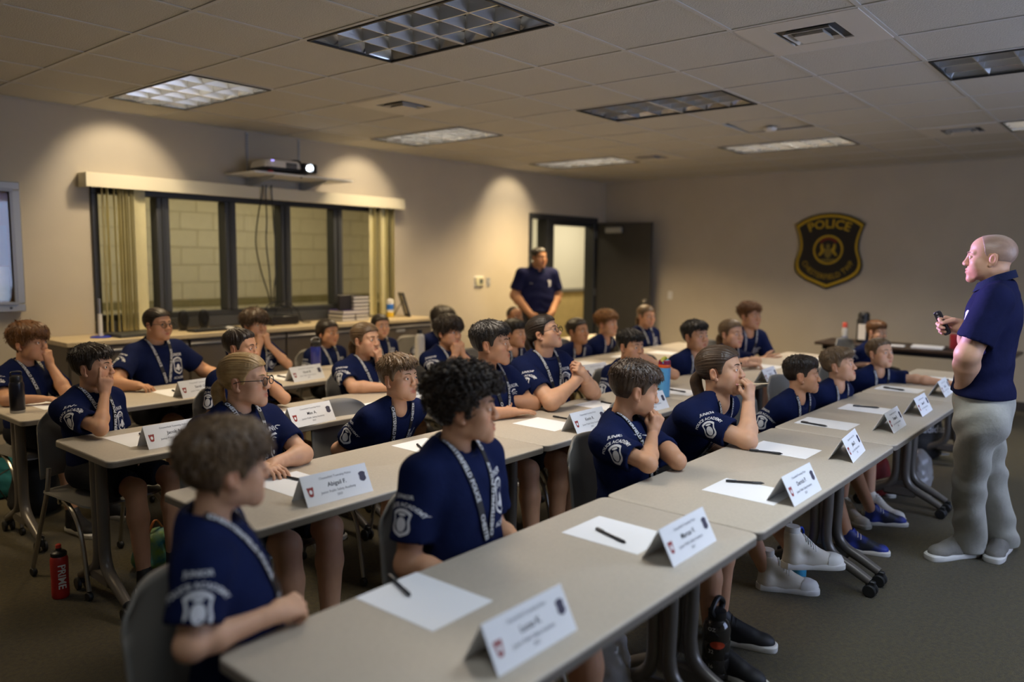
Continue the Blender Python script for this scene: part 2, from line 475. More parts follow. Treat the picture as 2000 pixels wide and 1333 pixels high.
# ------------------------------------------------------------------ window
x0, x1, z0, z1 = WIN; yf0, yf1 = WY-.03, WY+.09
win = struct('window_1', B().box((x0, yf0, z0), (x1, yf1, z0+.05), .004), M_DARKF)
obj('window_head', B().box((x0, yf0, z1-.05), (x1, yf1, z1), .004), M_DARKF, win)
obj('window_jamb', B().box((x0, yf0, z0+.05), (x0+.05, yf1, z1-.05), .004), M_DARKF, win)
obj('window_jamb', B().box((x1-.05, yf0, z0+.05), (x1, yf1, z1-.05), .004), M_DARKF, win)
mull = [3.17, 3.79, 4.37, 4.99]
M_DARKF2 = mat('dark_frame_face', (0.055, 0.058, 0.062), 0.45)
for x in mull:
    obj('mullion', B().box((x-.055, yf0-.005, z0+.05), (x+.055, yf1, z1-.05), .006), M_DARKF2, win)
    obj('mullion_stop', B().box((x-.018, yf0-.018, z0+.05), (x+.018, yf0-.004, z1-.05), .004), M_DARKF, win)
ed = [x0+.05]+[e for x in mull for e in (x-.055, x+.055)]+[x1-.05]
for a in range(0, len(ed), 2):
    obj('pane', B().box((ed[a], WY+.03, z0+.05), (ed[a+1], WY+.036, z1-.05), .0005), M_GLASS, win, False)
obj('window_apron', B().box((x0, yf0-.02, z0-.09), (x1, WY, z0), .004), M_DARKF2, win)

M_VAL = mat('valance_cream', (0.74, 0.68, 0.50), 0.5)
V = thing('valance', 'long cream valance box above the interior window', 'valance', (4.17, 6.50, 2.118))
obj('valance_face', B().box((-1.655, -.065, 0), (1.625, -.05, .112), .003), M_VAL, V)
obj('valance_top', B().box((-1.655, -.05, .10), (1.625, .092, .112), .003), M_VAL, V)
for x in (-1.655, 1.610): obj('valance_end', B().box((x, -.05, 0), (x+.015, .092, .10), .003), M_VAL, V)
obj('head_rail', B().box((-1.6, .0, .06), (1.58, .04, .098), .003), M_WHITE, V)
M_SLAT = mat('blind_slat', (0.62, 0.57, 0.33), 0.6, noise=0.04)
def blind(label, spec, wand=None):
    T = thing('vertical_blind', label, 'blind', (spec[0][0], 6.515, 0.975), 0, 'vertical blinds at the window')
    for x, ang, w in spec:
        pts = [((s-.5)*w, .010*(1-(2*s-1)**2)) for s in np.linspace(0, 1, 6)]
        ring = pts+[(p[0], p[1]-.0015) for p in pts[::-1]]
        bb = B().loft([[(a, c, z) for a, c in ring] for z in (0, 1.195)])
        obj('slat', bb, M_SLAT, T, True, loc=(x-spec[0][0], 0, 0), rot=(0, 0, math.radians(ang)))
blind('bunched cream vertical blind at left end of window', [(2.665, 62, .09), (2.70, 75, .09), (2.755, 72, .09), (2.79, 80, .09), (2.815, 76, .09), (2.84, 78, .09), (2.862, 70, .09), (2.885, 74, .09), (2.905, 66, .09), (2.955, 12, .10)])
blind('bunched cream vertical blind at right end of window', [(5.385, 20, .09), (5.43, 62, .09), (5.46, 48, .09), (5.50, 60, .09), (5.545, 18, .09), (5.60, 58, .09), (5.635, 50, .09), (5.67, 42, .09), (5.70, 56, .09)])

# ------------------------------------------------------------------ door
x0, x1, z0, z1 = DOOR
dr = struct('door_1', B().box((x0, WY-.02, z1-.07), (x1, WY+.16, z1), .004), M_DARKF)
for a, c in ((x0, x0+.06), (8.52, 8.68), (x1-.09, x1)):
    obj('door_jamb', B().box((a, WY-.02, 0), (c, WY+.16, z1-.07), .004), M_DARKF, dr)
obj('sidelight_pane', B().box((x0+.06, WY+.05, .3), (8.52, WY+.056, z1-.07), .0005), M_GLASS, dr, False)
obj('sidelight_sill', B().box((x0+.06, WY-.01, 0), (8.52, WY+.14, .3), .004), M_DARKF, dr)
obj('door_head_stop', B().box((8.68, WY+.03, 2.07), (x1-.09, WY+.10, 2.14), .004), M_DARKF, dr)
L = thing('door_leaf', 'dark door leaf swung wide open against the far wall', 'door', (9.715, WY-.03, 0.012))
M_LEAF = mat('door_paint', (0.040, 0.038, 0.036), 0.5, noise=0.05)
obj('leaf', B().box((0, -.93, 0), (.045, 0, 2.12), .003), M_LEAF, L)
obj('closer_cover', B().box((-.045, -.45, 1.975), (-.002, -.17, 2.055), .008), M_SILVER, L)
hb = B(); hb.lathe([(.028, 0), (.03, .008), (.012, .012), (.012, .045), (.026, .05), (.028, .065), (.0, .07)], 14, M=Matrix.Translation((0, -.86, 1.0)) @ Matrix.Rotation(-math.pi/2, 4, 'Y'))
obj('knob', hb, M_CHROME, L)
for z in (.25, 1.05, 1.9): obj('hinge', B().tube([(-.008, .006, z), (-.008, .006, z+.1)], .008, 8), M_GREYM, L)

# ------------------------------------------------------------------ wall fittings
D = thing('display_case', 'silver framed notice cabinet with pinned papers at left edge', 'notice board', (1.5, WY, 1.165))
w, h = .585, .955
obj('cork_back', B().box((-w+.03, -.02, .03), (w-.03, -.003, h-.03), .002), mat('cork', (0.22, 0.085, 0.02), 0.9, noise=0.25, nscale=50), D)
fb = B()
for a0, a1, c0, c1 in ((-w, w, 0, .06), (-w, w, h-.06, h), (-w, -w+.06, .06, h-.06), (w-.06, w, .06, h-.06)): fb.box((a0, -.075, c0), (a1, 0, c1), .006)
obj('case_frame', fb, mat('case_silver', (0.34, 0.35, 0.36), 0.45, 0.4), D)
fb = B()
for a0, a1, c0, c1 in ((-w+.05, w-.05, .05, .075), (-w+.05, w-.05, h-.075, h-.05), (-w+.05, -w+.075, .075, h-.075), (w-.075, w-.05, .075, h-.075)): fb.box((a0, -.085, c0), (a1, -.07, c1), .003)
obj('case_door_rim', fb, mat('case_rim', (0.27, 0.28, 0.30), 0.45, 0.4), D)
obj('case_glass', B().box((-w+.07, -.066, .07), (w-.07, -.062, h-.07), .0005), M_GLASS, D, False)
obj('lock', B().tube([(w-.10, -.075, .03), (w-.10, -.082, .03)], .009, 10), M_BLACK, D)
M_PAPER = mat('paper', (0.83, 0.84, 0.86), 0.75)
M_PAPERD = mat('printed_paper', (0.50, 0.49, 0.48), 0.8, noise=0.1, nscale=40)
M_PAPERG = mat('grey_paper', (0.16, 0.135, 0.125), 0.8, noise=0.15, nscale=30)
for x, z, pw, ph, mm in ((.30, .085, .40, .25, M_PAPERD), (.28, .345, .44, .29, M_PAPERG), (-.2, .1, .3, .4, M_PAPERD), (-.25, .56, .28, .22, M_PAPERG), (.30, .765, .36, .035, M_PAPERG)):
    obj('notice', B().box((x-pw/2, -.024, z), (x+pw/2, -.0205, z+ph), .0005), mm, D, False)
T = thing('thermostat', 'beige thermostat on window wall left of the officer', 'thermostat', (7.16, WY, 1.25))
obj('case', B().box((-.07, -.028, 0), (.07, 0, .115), .008), mat('beige_plastic', (0.66, 0.62, 0.40), 0.5), T)
obj('display', B().box((-.015, -.031, .03), (.05, -.027, .09), .002), mat('lcd', (0.10, 0.11, 0.10), 0.3), T)
obj('base_plate', B().box((-.085, -.006, -.012), (.085, 0, .127), .003), M_WHITE, T)
T = thing('light_switch', 'small switch plate beside the thermostat', 'switch', (7.335, WY, 1.24), 0, 'switch plates')
obj('plate', B().box((-.035, -.006, 0), (.035, 0, .115), .002), M_SILVER, T); obj('toggle', B().box((-.008, -.018, .045), (.008, -.005, .07), .003), M_WHITE, T)
T = thing('light_switch', 'white switch plate on far wall right of the open door', 'switch', (WX, 5.46, 1.04), 0, 'switch plates')
obj('plate', B().box((-.006, -.037, 0), (0, .037, .118), .002), M_WHITE, T); obj('rocker', B().box((-.011, -.017, .026), (-.005, .017, .092), .002), M_WHITE, T)

# the shield emblem
S = thing('shield_emblem', 'black and gold shield emblem on the far wall', 'emblem', (WX, 3.27, 1.735))
EH = [(0, .47), (.12, .462), (.24, .432), (.34, .388), (.425, .33), (.395, .25), (.372, .17), (.360, .09), (.362, .02), (.380, -.05), (.402, -.11), (.412, -.17), (.405, -.23), (.38, -.28), (.33, -.325), (.26, -.37), (.14, -.42), (0, -.475)]
full = [(x, z) for x, z in EH]+[(-x, z) for x, z in EH[-2:0:-1]]
def sc(P, k, dz=0): return [(x*k, z*k+dz) for x, z in P]
EM = Matrix(((0, 0, -1, 0), (-1, 0, 0, 0), (0, 1, 0, 0), (0, 0, 0, 1)))   # emblem plane: x -> -Y, y -> Z, height -> -X
M_EBLK = mat('emblem_black', (0.008, 0.008, 0.010), 0.35)
M_GOLD = mat('emblem_gold', (0.55, 0.36, 0.016), 0.45, 0.1)
M_ERED = mat('emblem_red', (0.16, 0.012, 0.008), 0.5)
M_EDIM = mat('emblem_bronze', (0.23, 0.17, 0.03), 0.5)
obj('shield', B().poly(sc(full, 1.0)[::-1], .004, .03, M=EM), M_EBLK, S, False)
gb = B(); o1, o2 = sc(full, .955, .001), sc(full, .885, .002)
for k in range(len(o1)):
    j = (k+1) % len(o1)
    gb.add([(*o1[k], .030), (*o1[j], .030), (*o2[j], .030), (*o2[k], .030), (*o1[k], .034), (*o1[j], .034), (*o2[j], .034), (*o2[k], .034)],
           [(4, 5, 6, 7)[::-1], (0, 1, 5, 4), (2, 3, 7, 6)], EM)
obj('gold_border', gb, M_GOLD, S, False)
def flat(b, V, F, z, M): b.add([(x, y, z) for x, y in V], F, M)
lb = B(); flat(lb, *arc_text('POLICE', .150, .62, -.335, .016), .036, EM); obj('lettering', lb, M_GOLD, S, False)
lb = B(); flat(lb, *arc_text('CHESTERFIELD TWP', .090, .345, -.005, .008, inside=True), .036, EM)
obj('lettering', lb, mat('emblem_gold_dim', (0.42, 0.27, 0.014), 0.5), S, False)
rb = B(); n = 40
rb.loft([[(.182*x, .182*y+.015, .036) for x, y in circle(1, n)], [(.158*x, .158*y+.015, .037) for x, y in circle(1, n)]], caps=False, M=EM)
obj('gold_ring', rb, M_GOLD, S, False)
rb = B(); A = [math.radians(a) for a in range(40, 141, 10)]
rb.add([(.152*math.cos(a), .015+.152*math.sin(a), .036) for a in A]+[(.118*math.cos(a)*.9, .02+.118*math.sin(a), .036) for a in A], [(k, k+1, len(A)+k+1, len(A)+k) for k in range(len(A)-1)], EM)
obj('red_banner', rb, M_ERED, S, False)
cb = B(); cb.poly([(-.045, .03), (.045, .03), (.05, -.02), (.03, -.07), (0, -.09), (-.03, -.07), (-.05, -.02)][::-1], .03, .038, M=EM)
cb.poly([(-.10, -.10), (.10, -.10), (.07, -.125), (-.07, -.125)][::-1], .03, .037, M=EM)
cb.lathe([(.0, .045), (.022, .04), (.026, .02), (.02, .0), (0, -.01)], 10, M=EM @ Matrix.Translation((0, .06, .03)) @ Matrix.Scale(.4, 4, (0, 0, 1)))
obj('coat_of_arms', cb, M_EDIM, S, False)
for s in (-1, 1):
    ab = B().tube(np.array([[s*.075, .085, .036], [s*.078, .05, .037], [s*.062, .01, .037], [s*.075, -.02, .037], [s*.105, -.055, .036]]) @ np.array(EM.to_3x3()).T, [.012, .016, .021, .016, .013], 8)
    obj('supporter', ab, M_GOLD, S)

# projection screen, the lit one the class is watching
S = thing('projection_screen', 'wide projection screen on the wall the class faces', 'screen', (4.55, SY+.10, .62))
msc = bpy.data.materials.new('projected_slide'); msc.use_nodes = True
bs = msc.node_tree.nodes['Principled BSDF']; bs.inputs['Base Color'].default_value = (.8, .8, .8, 1)
bs.inputs['Emission Color'].default_value = (0.52, 0.68, 1.0, 1); bs.inputs['Emission Strength'].default_value = SCREEN_E
obj('screen_face', B().box((-1.45, -.004, .04), (1.45, 0, 1.85), .0005), msc, S, False)
obj('screen_case', B().box((-1.55, -.05, 1.88), (1.55, .06, 1.99), .012), M_WHITE, S)
obj('bottom_bar', B().tube([(-1.5, 0, .03), (1.5, 0, .03)], .014, 10), M_BLACK, S)
# ================================================================== credenza run and what stands on it
M_WOODTOP = mat('light_laminate', (0.60, 0.49, 0.31), 0.45, noise=0.07, nscale=4, stretch=(1, 14, 1))
M_CABM = mat('brown_grey_cabinet', (0.120, 0.100, 0.082), 0.5, noise=0.05)
CT = 0.955
CX0, CXW, NC = 2.20, 0.915, 4
for k in range(NC):
    xa = CX0+k*CXW
    pos = ['leftmost in the row', 'second from left', 'third from left', 'rightmost in the row'][k]
    C = thing('storage_cabinet', 'brown grey storage cabinet under window, ' + pos, 'cabinet', (xa+CXW/2, 6.10, 0), 0, 'storage cabinets below the window')
    hw = CXW/2-.004
    obj('cabinet_body', B().box((-hw, 0, .06), (hw, .47, CT-.036), .003), M_CABM, C)
    obj('plinth', B().box((-hw, .03, 0), (hw, .45, .06), .003), M_BLACK, C)
    for q, (za, zb) in enumerate(((.07, .47), (.48, CT-.045))):
        f = obj('drawer', B().box((-hw+.006, -.022, za), (hw-.006, 0, zb), .004), M_CABM, C)
        obj('pull_strip', B().box((-hw+.006, -.030, zb-.045), (hw-.006, -.021, zb-.028), .003), M_GREYM if q else M_CABM, f)
        obj('label_holder', B().box((-.06, -.027, zb-.085), (.06, -.021, zb-.06), .002), M_SILVER, f)
tag(obj('credenza_top', B().slab(NC*CXW+.03, .52, 0, .036, r=.006, bev=.003, c=(0, 0)), M_WOODTOP, loc=(CX0+NC*CXW/2, 6.325, CT-.036)),
    'long light wood worktop over the storage cabinets', 'worktop')

def at_counter(u, v=None, y=6.32):
    return float(aty(u, v if v else 640, y)[0])
# wand on a blue base
T = thing('display_stand', 'white and grey rod standing on a flat blue base', 'stand', (at_counter(196, 640, 6.30), 6.30, CT))
obj('base', B().lathe([(.075, 0), (.075, .006), (.06, .012), (0, .012)], 24), mat('blue_plastic', (0.01, 0.03, 0.42), 0.4), T)
obj('rod', B().tube([(0, 0, .01), (0, 0, .185)], .016, 12), M_WHITE, T)
obj('rod_top', B().tube([(0, 0, .18), (0, 0, .30)], .010, 10), M_GREYM, T)
T = thing('laptop', 'closed dark laptop lying on the worktop behind the woman', 'laptop', (at_counter(262, 648, 6.28), 6.28, CT), .12)
obj('base', B().slab(.36, .25, 0, .014, r=.012, bev=.003), mat('dark_grey', (.045, .048, .05), .45), T)
obj('lid', B().slab(.36, .25, .015, .024, r=.012, bev=.003), mat('dark_grey', (.045, .048, .05), .45), T)
for k, u in enumerate((358, 398)):
    T = thing('desktop_speaker', ('left' if k == 0 else 'right')+' one of two black oval speakers below window', 'speaker', (at_counter(u, 625, 6.42), 6.42, CT), -.25, 'black oval speakers')
    hb = B().loft([[(x*w, y*d-.01*z, z) for x, y in circle(1, 18)] for z, w, d in ((.012, .030, .028), (.04, .043, .036), (.08, .047, .038), (.13, .044, .036), (.165, .032, .026), (.175, .012, .01))])
    obj('cabinet', hb, M_BLACK, T)
    obj('foot', B().lathe([(.042, 0), (.044, .006), (.03, .014), (0, .014)], 18), M_BLACK, T)
    obj('grille', B().loft([[(x*w, -y*h0-.0, 0) for x, y in circle(1, 16)] for w, h0 in ((.034, .055), (.030, .05))], M=Matrix.Translation((0, -.038, .095)) @ Matrix.Rotation(math.pi/2, 4, 'X')), mat('speaker_cloth', (.02, .02, .022), .9), T)
T = thing('keyboard', 'black keyboard in front of the two speakers', 'keyboard', (at_counter(418, 640, 6.25), 6.25, CT), .08)
obj('tray', B().slab(.44, .14, 0, .018, r=.01, bev=.003), M_BLACK, T)
kb = B()
for r in range(5):
    for c in range(15): kb.box((-.205+c*.0275, -.055+r*.023, .017), (-.183+c*.0275, -.036+r*.023, .024), .002)
kk = obj('keys', kb, mat('key_cap', (.03, .03, .032), .5), T); kk['kind'] = 'stuff'
T = thing('computer_mouse', 'silver computer mouse lying by the right speaker', 'mouse', (at_counter(448, 638, 6.20), 6.20, CT), .5)
obj('shell', B().loft([[(x*w, y*l, z) for x, y in circle(1, 16)] for z, w, l in ((0, .029, .05), (.012, .031, .053), (.024, .026, .045), (.032, .015, .028), (.034, .003, .005))]), mat('silver_plastic', (.5, .5, .5), .3), T)
obj('wheel', B().tube([(-.003, .03, .029), (.003, .03, .029)], .008, 10), M_BLACK, T)
T = thing('media_box', 'black electronics box with tangled cables below the window', 'electronics', (at_counter(545, 625, 6.42), 6.42, CT))
obj('case', B().box((-.15, -.11, .006), (.15, .11, .085), .006), M_BLACK, T)
for x in (-.12, .12): obj('foot', B().tube([(x, -.08, 0), (x, -.08, .008)], .012, 8), M_BLACK, T)
obj('cable_loop', B().tube(bez([(-.14, -.05, .07), (-.17, -.06, .17), (-.05, -.06, .225), (.08, -.05, .20), (.17, -.06, .12), (.2, -.08, .02), (.27, -.12, .01)], 8), .005, 6), M_BLACK, T)
obj('cable_loop', B().tube(bez([(-.05, 0, .08), (.0, -.02, .19), (.09, -.03, .17), (.13, -.04, .08), (.16, -.08, .01)], 8), .004, 6), M_BLACK, T)
# books
M_COVER = mat('dark_cover', (.022, .020, .024), .45); M_PAGES = mat('book_pages', (.72, .70, .68), .8, noise=.12, nscale=90, stretch=(1, 1, 30))
M_PURP = mat('purple_cover', (.055, .035, .22), .45)
def book(x, y, z, w, d, h, rz, cover, label):
    T = thing('book', label, 'book', (x, y, z), rz, 'hardback books stacked below the window')
    obj('pages', B().box((-w/2+.006, -d/2+.004, .004), (w/2-.004, d/2-.004, h-.004), .001), M_PAGES, T, False)
    cb = B(); cb.box((-w/2, -d/2, 0), (w/2, d/2, .0035), .001); cb.box((-w/2, -d/2, h-.0035), (w/2, d/2, h), .001); cb.box((-w/2, d/2-.003, .0035), (w/2, d/2, h-.0035), .001)
    obj('cover', cb, cover, T, False)
bx = at_counter(680, 600, 6.36); zz = CT
lab = ['bottom left book of the stack with pale page edges', 'second book up at left of the stack']
for k in range(2):
    book(bx-.085, 6.36, CT+k*.036, .165, .24, .034, .02*k, M_COVER, lab[k])
    book(bx+.092, 6.36, CT+k*.036, .165, .24, .034, -.03*k, M_COVER, ['bottom right book of the stack with pale page edges', 'second book up at right of the stack'][k])
book(bx+.01, 6.36, CT+.073, .335, .24, .036, .01, M_PURP, 'wide purple book in the middle of the stack')
for k in range(4):
    book(bx+.075, 6.36, CT+.110+k*.036, .20, .24, .034, .02*(k % 2), M_COVER, ['dark book lying directly on the purple book', 'dark book second above the purple book', 'dark book second from top of the stack', 'topmost dark book of the stack'][k])
T = thing('book', 'upright dark book leaning at left of the stack', 'book', (bx-.095, 6.28, CT+.110), 0, 'hardback books stacked below the window')
obj('cover', B().box((-.075, 0, 0), (.075, .03, .15), .002), M_COVER, T); obj('pages', B().box((-.070, .003, .1501), (.070, .027, .1515), .0005), M_PAGES, T, False)
# wipes
T = thing('wipes_canister', 'white blue and yellow wipes canister by the books', 'canister', (at_counter(762, 605, 6.36), 6.36, CT))
obj('can', B().lathe([(.036, 0), (.038, .006), (.038, .165), (.036, .17)], 24), M_WHITE, T)
obj('lid', B().lathe([(.039, .165), (.039, .188), (.035, .196), (.012, .198), (.010, .204), (0, .204)], 24), M_WHITE, T)
obj('blue_label', B().lathe([(.0385, .085), (.0388, .09), (.0388, .14), (.0385, .145)], 24), mat('label_blue', (.03, .17, .65), .4), T)
obj('yellow_label', B().lathe([(.0385, .004), (.0388, .008), (.0388, .055), (.0385, .06)], 24), mat('label_yellow', (.75, .50, .03), .4), T)
# easel photo frame, seen from the side
T = thing('photo_frame', 'black easel photo frame at right end of worktop', 'picture frame', (at_counter(795, 610, 6.36), 6.36, CT), math.radians(242))
FM = Matrix.Rotation(math.radians(17), 4, 'X')
fb = B()
for a0, a1, c0, c1 in ((-.11, .11, 0, .03), (-.11, .11, .24, .27), (-.11, -.08, .03, .24), (.08, .11, .03, .24)): fb.box((a0, 0, c0), (a1, .018, c1), .003, M=FM)
obj('frame', fb, M_BLACK, T)
obj('picture', B().box((-.08, .006, .03), (.08, .010, .24), .0005, M=FM), mat('photo_print', (.30, .33, .45), .25, color2=(.5, .42, .25), nscale=9), T, False)
obj('strut', B().tube([(0, -.050, .172), (0, -.150, .007)], .020, 4, flat=.25), M_BLACK, T)

# ------------------------------------------------------------------ projector on its shelf
SZ = 2.335
T = thing('wall_shelf', 'white wall shelf holding the projector above the window', 'shelf', (4.29, WY, SZ))
obj('board', B().box((-.53, -.50, -.02), (.53, -.014, 0), .003), M_WHITE, T)
for x in (-.30, .26):
    st = B().box((x-.012, -.012, -.18), (x+.012, 0, CZ-SZ-.012), .002)
    s_ = obj('slotted_standard', st, M_SILVER, T)
    sb = B()
    for k in range(14): sb.box((x-.004, -.0135, .02+k*.026), (x+.004, -.0115, .034+k*.026), .0005)
    q = obj('slots', sb, M_BLACK, s_, False); q['kind'] = 'stuff'
    obj('bracket', B().poly([(-.012, -.021), (-.44, -.021), (-.44, -.035), (-.10, -.10), (-.012, -.12)], x-.004, x+.004, M=Matrix(((0, 0, 1, 0), (1, 0, 0, 0), (0, 1, 0, 0), (0, 0, 0, 1)))), M_SILVER, T, False)
T = thing('projector', 'white and black projector running on the wall shelf', 'projector', (4.17, 6.30, SZ), math.radians(-3))
def rr3(w, d, r, z, dx=0, dy=0): return [(x+dx, y+dy, z) for x, y in rrect(w, d, r, 5)]
obj('lower_body', B().loft([rr3(.40, .28, .05, .018), rr3(.50, .33, .07, .030), rr3(.52, .34, .08, .052)]), M_BLACK, T)
obj('upper_body', B().loft([rr3(.52, .34, .08, .052), rr3(.515, .335, .08, .085), rr3(.49, .31, .08, .112), rr3(.40, .24, .07, .126), rr3(.2, .1, .04, .130)]), mat('projector_white', (.80, .77, .70), .45), T)
obj('lens_bay', B().box((.10, -.176, .025), (.262, -.10, .112), .012), M_BLACK, T)
obj('lens_ring', B().lathe([(.042, 0), (.044, .02), (.036, .024), (.034, .01), (0, .01)], 24, M=Matrix.Translation((.165, -.172, .068)) @ Matrix.Rotation(math.pi/2, 4, 'X')), M_GREYM, T)
obj('lens', B().lathe([(.024, 0), (.021, .008), (.011, .012), (0, .013)], 24, M=Matrix.Translation((.165, -.180, .068)) @ Matrix.Rotation(math.pi/2, 4, 'X')), mat('lit_lens', (1, 1, 1), .1, emit=(.75, .85, 1.0), estr=40.0), T)
vb = B()
for k in range(7): vb.box((-.06+k*.016, -.173, .045), (-.05+k*.016, -.166, .098), .001)
q = obj('vent_grille', vb, M_BLACK, T, False); q['kind'] = 'stuff'
for x in (-.20, -.185): obj('status_light', B().lathe([(.004, 0), (.003, .004), (0, .005)], 8, M=Matrix.Translation((x, -.166, .108)) @ Matrix.Rotation(math.pi/2, 4, 'X')), mat('blue_led', (.2, .2, 1), .3, emit=(.35, .30, 1.0), estr=6), T)
obj('strap', B().tube(bez([(.085, -.178, -.03), (.09, -.182, .05), (.085, -.150, .122), (.08, .0, .135), (.08, .16, .10)], 6), .008, 8), M_BLACK, T)
for x in (-.18, .18): obj('foot', B().tube([(x, -.09, 0), (x, -.09, .02)], .014, 10), M_BLACK, T)
tag(obj('red_clip', B().loft([[(x*.03*k, y*.02*k, z) for x, y in circle(1, 12)] for z, k in ((0, 1), (.012, 1), (.022, .6))]), mat('red_plastic', (.5, .012, .008), .4), loc=(3.955, 6.16, SZ)), 'small red plastic piece on shelf beside the projector', 'clip')
for k, (pts, lb) in enumerate((([(513, 362), (512, 378), (503, 430), (500, 478), (510, 530), (524, 575), (530, 606)], 'leftmost of three black cables hanging before window'),
                 ([(520, 362), (519, 380), (521, 430), (520, 475), (526, 530), (530, 580), (534, 606)], 'middle one of three black cables hanging before window'),
                 ([(530, 362), (531, 385), (534, 430), (538, 480), (539, 530), (535, 570), (538, 606)], 'rightmost of three black cables hanging before window'))):
    P3 = [aty(u, v, 6.40 if v < 400 else 6.46) for u, v in pts]
    P3 = [np.array([p[0], p[1], max(p[2], CT+.09)]) for p in P3]
    tag(obj('cable', B().tube(bez(P3, 6), .0065, 6), M_BLACK), lb, 'cable', 'black cables hanging from projector')

# ------------------------------------------------------------------ training tables
M_TOP = mat('table_laminate', (0.50, 0.445, 0.365), 0.42, noise=0.045, nscale=130)
M_EDGE = mat('table_edge', (0.20, 0.175, 0.145), 0.5)
M_LEG = mat('table_leg', (0.150, 0.135, 0.118), 0.35, 0.35)
M_CAST = mat('caster_black', (0.012, 0.012, 0.012), 0.5)
def make_table(name_label, xa, xb, ya, yb):
    cx, cy = (xa+xb)/2, (ya+yb)/2; L, Wd = xb-xa-.006, yb-ya
    T = thing('training_table', name_label, 'table', (cx, cy, 0), 0, 'rows of rolling training tables')
    tb = B(); rings = []
    for z, ins in ((TZ-.026, .002), (TZ-.004, 0.0), (TZ-.001, .002), (TZ, .005)):
        rings.append([(x, y, z) for x, y in rrect(L-2*ins, Wd-2*ins, .035-ins, 6)])
    obj('tabletop', tb.loft(rings), M_TOP, T)
    eb = B(); rings = []
    for z, ins in ((TZ-.032, .006), (TZ-.028, -.001), (TZ-.008, -.001), (TZ-.005, .003)):
        rings.append([(x, y, z) for x, y in rrect(L-2*ins, Wd-2*ins, .036-ins, 6)])
    obj('edge_band', eb.loft(rings, caps=False), M_EDGE, T)
    obj('crossbar', B().box((-L/2+.10, .02, TZ-.085), (L/2-.10, .05, TZ-.034), .004), M_LEG, T)
    for s in (-1, 1):
        x = s*(L/2-.075); lb = B()
        for yo in (-.030, .030):        # twin columns that bend outward into the feet
            sg = -1 if yo < 0 else 1
            lb.tube(bez([(x, yo, TZ-.034), (x, yo, .40), (x, yo, .24), (x, yo+sg*.035, .165), (x, yo+sg*.13, .115), (x, sg*(Wd/2-.055), .072)], 5), [.026, .026, .026, .027, .025, .022], 10)
        lb.box((x-.008, -.03, .20), (x+.008, .03, TZ-.034), .002)
        lb.box((x-.022, -.10, .10), (x+.022, .10, .165), .012)
        lb.box((x-.03, -.16, TZ-.05), (x+.03, .16, TZ-.034), .003)
        lg = obj('leg', lb, M_LEG, T)
        for sg in (-1, 1):
            yc = sg*(Wd/2-.05)
            c = obj('caster', B().box((x-.012, yc-.022, .035), (x+.012, yc+.022, .078), .005), M_CAST, T)
            for dx in (-.019, .019):
                obj('wheel', B().lathe([(.0, -.009), (.026, -.009), (.031, -.005), (.031, .005), (.026, .009), (0, .009)], 16, M=Matrix.Translation((x+dx, yc, .031)) @ Matrix.Rotation(math.pi/2, 4, 'Y')), M_CAST, c)
    return T
ROWS = {1: (.935, 1.53, [.812, 2.352, 3.945, 5.46, 6.99]), 2: (2.150, 2.755, [1.283, 2.808, 4.335, 5.86, 7.39]),
        3: (3.325, 3.925, [1.334, 2.820, 4.345, 5.87, 7.40]), 4: (4.475, 5.075, [1.375, 2.90, 4.42, 5.95, 7.47])}
ORD = ['nearest the camera at its left end', 'second from its left end', 'third from its left end', 'fourth from its left end, far end']
RN = {1: 'front row', 2: 'second row', 3: 'third row', 4: 'last row by window'}
for r, (ya, yb, xx) in ROWS.items():
    for k in range(len(xx)-1):
        make_table('beige training table in the %s, %s' % (RN[r], ORD[k]), xx[k], xx[k+1], ya, yb)

# dark folding table against the far end
T = thing('folding_table', 'dark brown folding table near the emblem wall', 'table', (8.86, 1.98, 0))
M_DKTOP = mat('dark_walnut', (0.050, 0.030, 0.020), 0.4, noise=.15, nscale=5, stretch=(14, 1, 1))
obj('tabletop', B().slab(.60, 1.85, .705, .735, r=.008, bev=.003), M_DKTOP, T)
obj('apron', B().box((-.24, -.86, .655), (.24, .86, .704), .003), M_BLACK, T)
for y in (-.75, .75):
    for x in (-.22, .22): obj('leg', B().tube([(x, y, .66), (x*1.15, y, .012)], .014, 8), M_BLACK, T)
    obj('brace', B().tube([(0, y*.45, .66), (0, y*.98, .32)], .009, 8), M_BLACK, T)
    obj('foot_bar', B().tube([(-.26, y, .014), (.26, y, .014)], .013, 8), M_BLACK, T)
def atX(u, x): return float(atx(u, 680, x)[1])
T = thing('spray_bottle', 'clear bottle with red cap on the dark table', 'bottle', (8.86, atX(1648, 8.86), .735))
obj('bottle', B().lathe([(.028, 0), (.032, .005), (.032, .13), (.022, .15), (.018, .155)], 16), mat('clear_plastic', (.62, .60, .56), .2, alpha=.75), T)
obj('cap', B().lathe([(.026, .152), (.026, .195), (.018, .205), (0, .205)], 16), mat('red_cap', (.75, .10, .06), .4), T)
obj('label', B().lathe([(.0325, .012), (.033, .015), (.033, .05), (.0325, .053)], 16), mat('bottle_label_blue', (.08, .12, .25), .5), T)
T = thing('coffee_dispenser', 'black and white airpot behind short-haired boy', 'dispenser', (8.90, atX(1684, 8.9), .735))
obj('body', B().lathe([(.062, 0), (.068, .01), (.068, .24), (.055, .265)], 20), M_BLACK, T)
obj('top', B().lathe([(.058, .262), (.06, .30), (.045, .325), (0, .33)], 20), M_BLACK, T)
obj('label', B().box((-.071, -.045, .03), (-.062, .035, .20), .003), mat('pot_label', (.75, .68, .58), .6), T)
obj('spout', B().tube([(-.05, 0, .29), (-.10, 0, .285), (-.105, 0, .26)], .011, 8), M_BLACK, T)
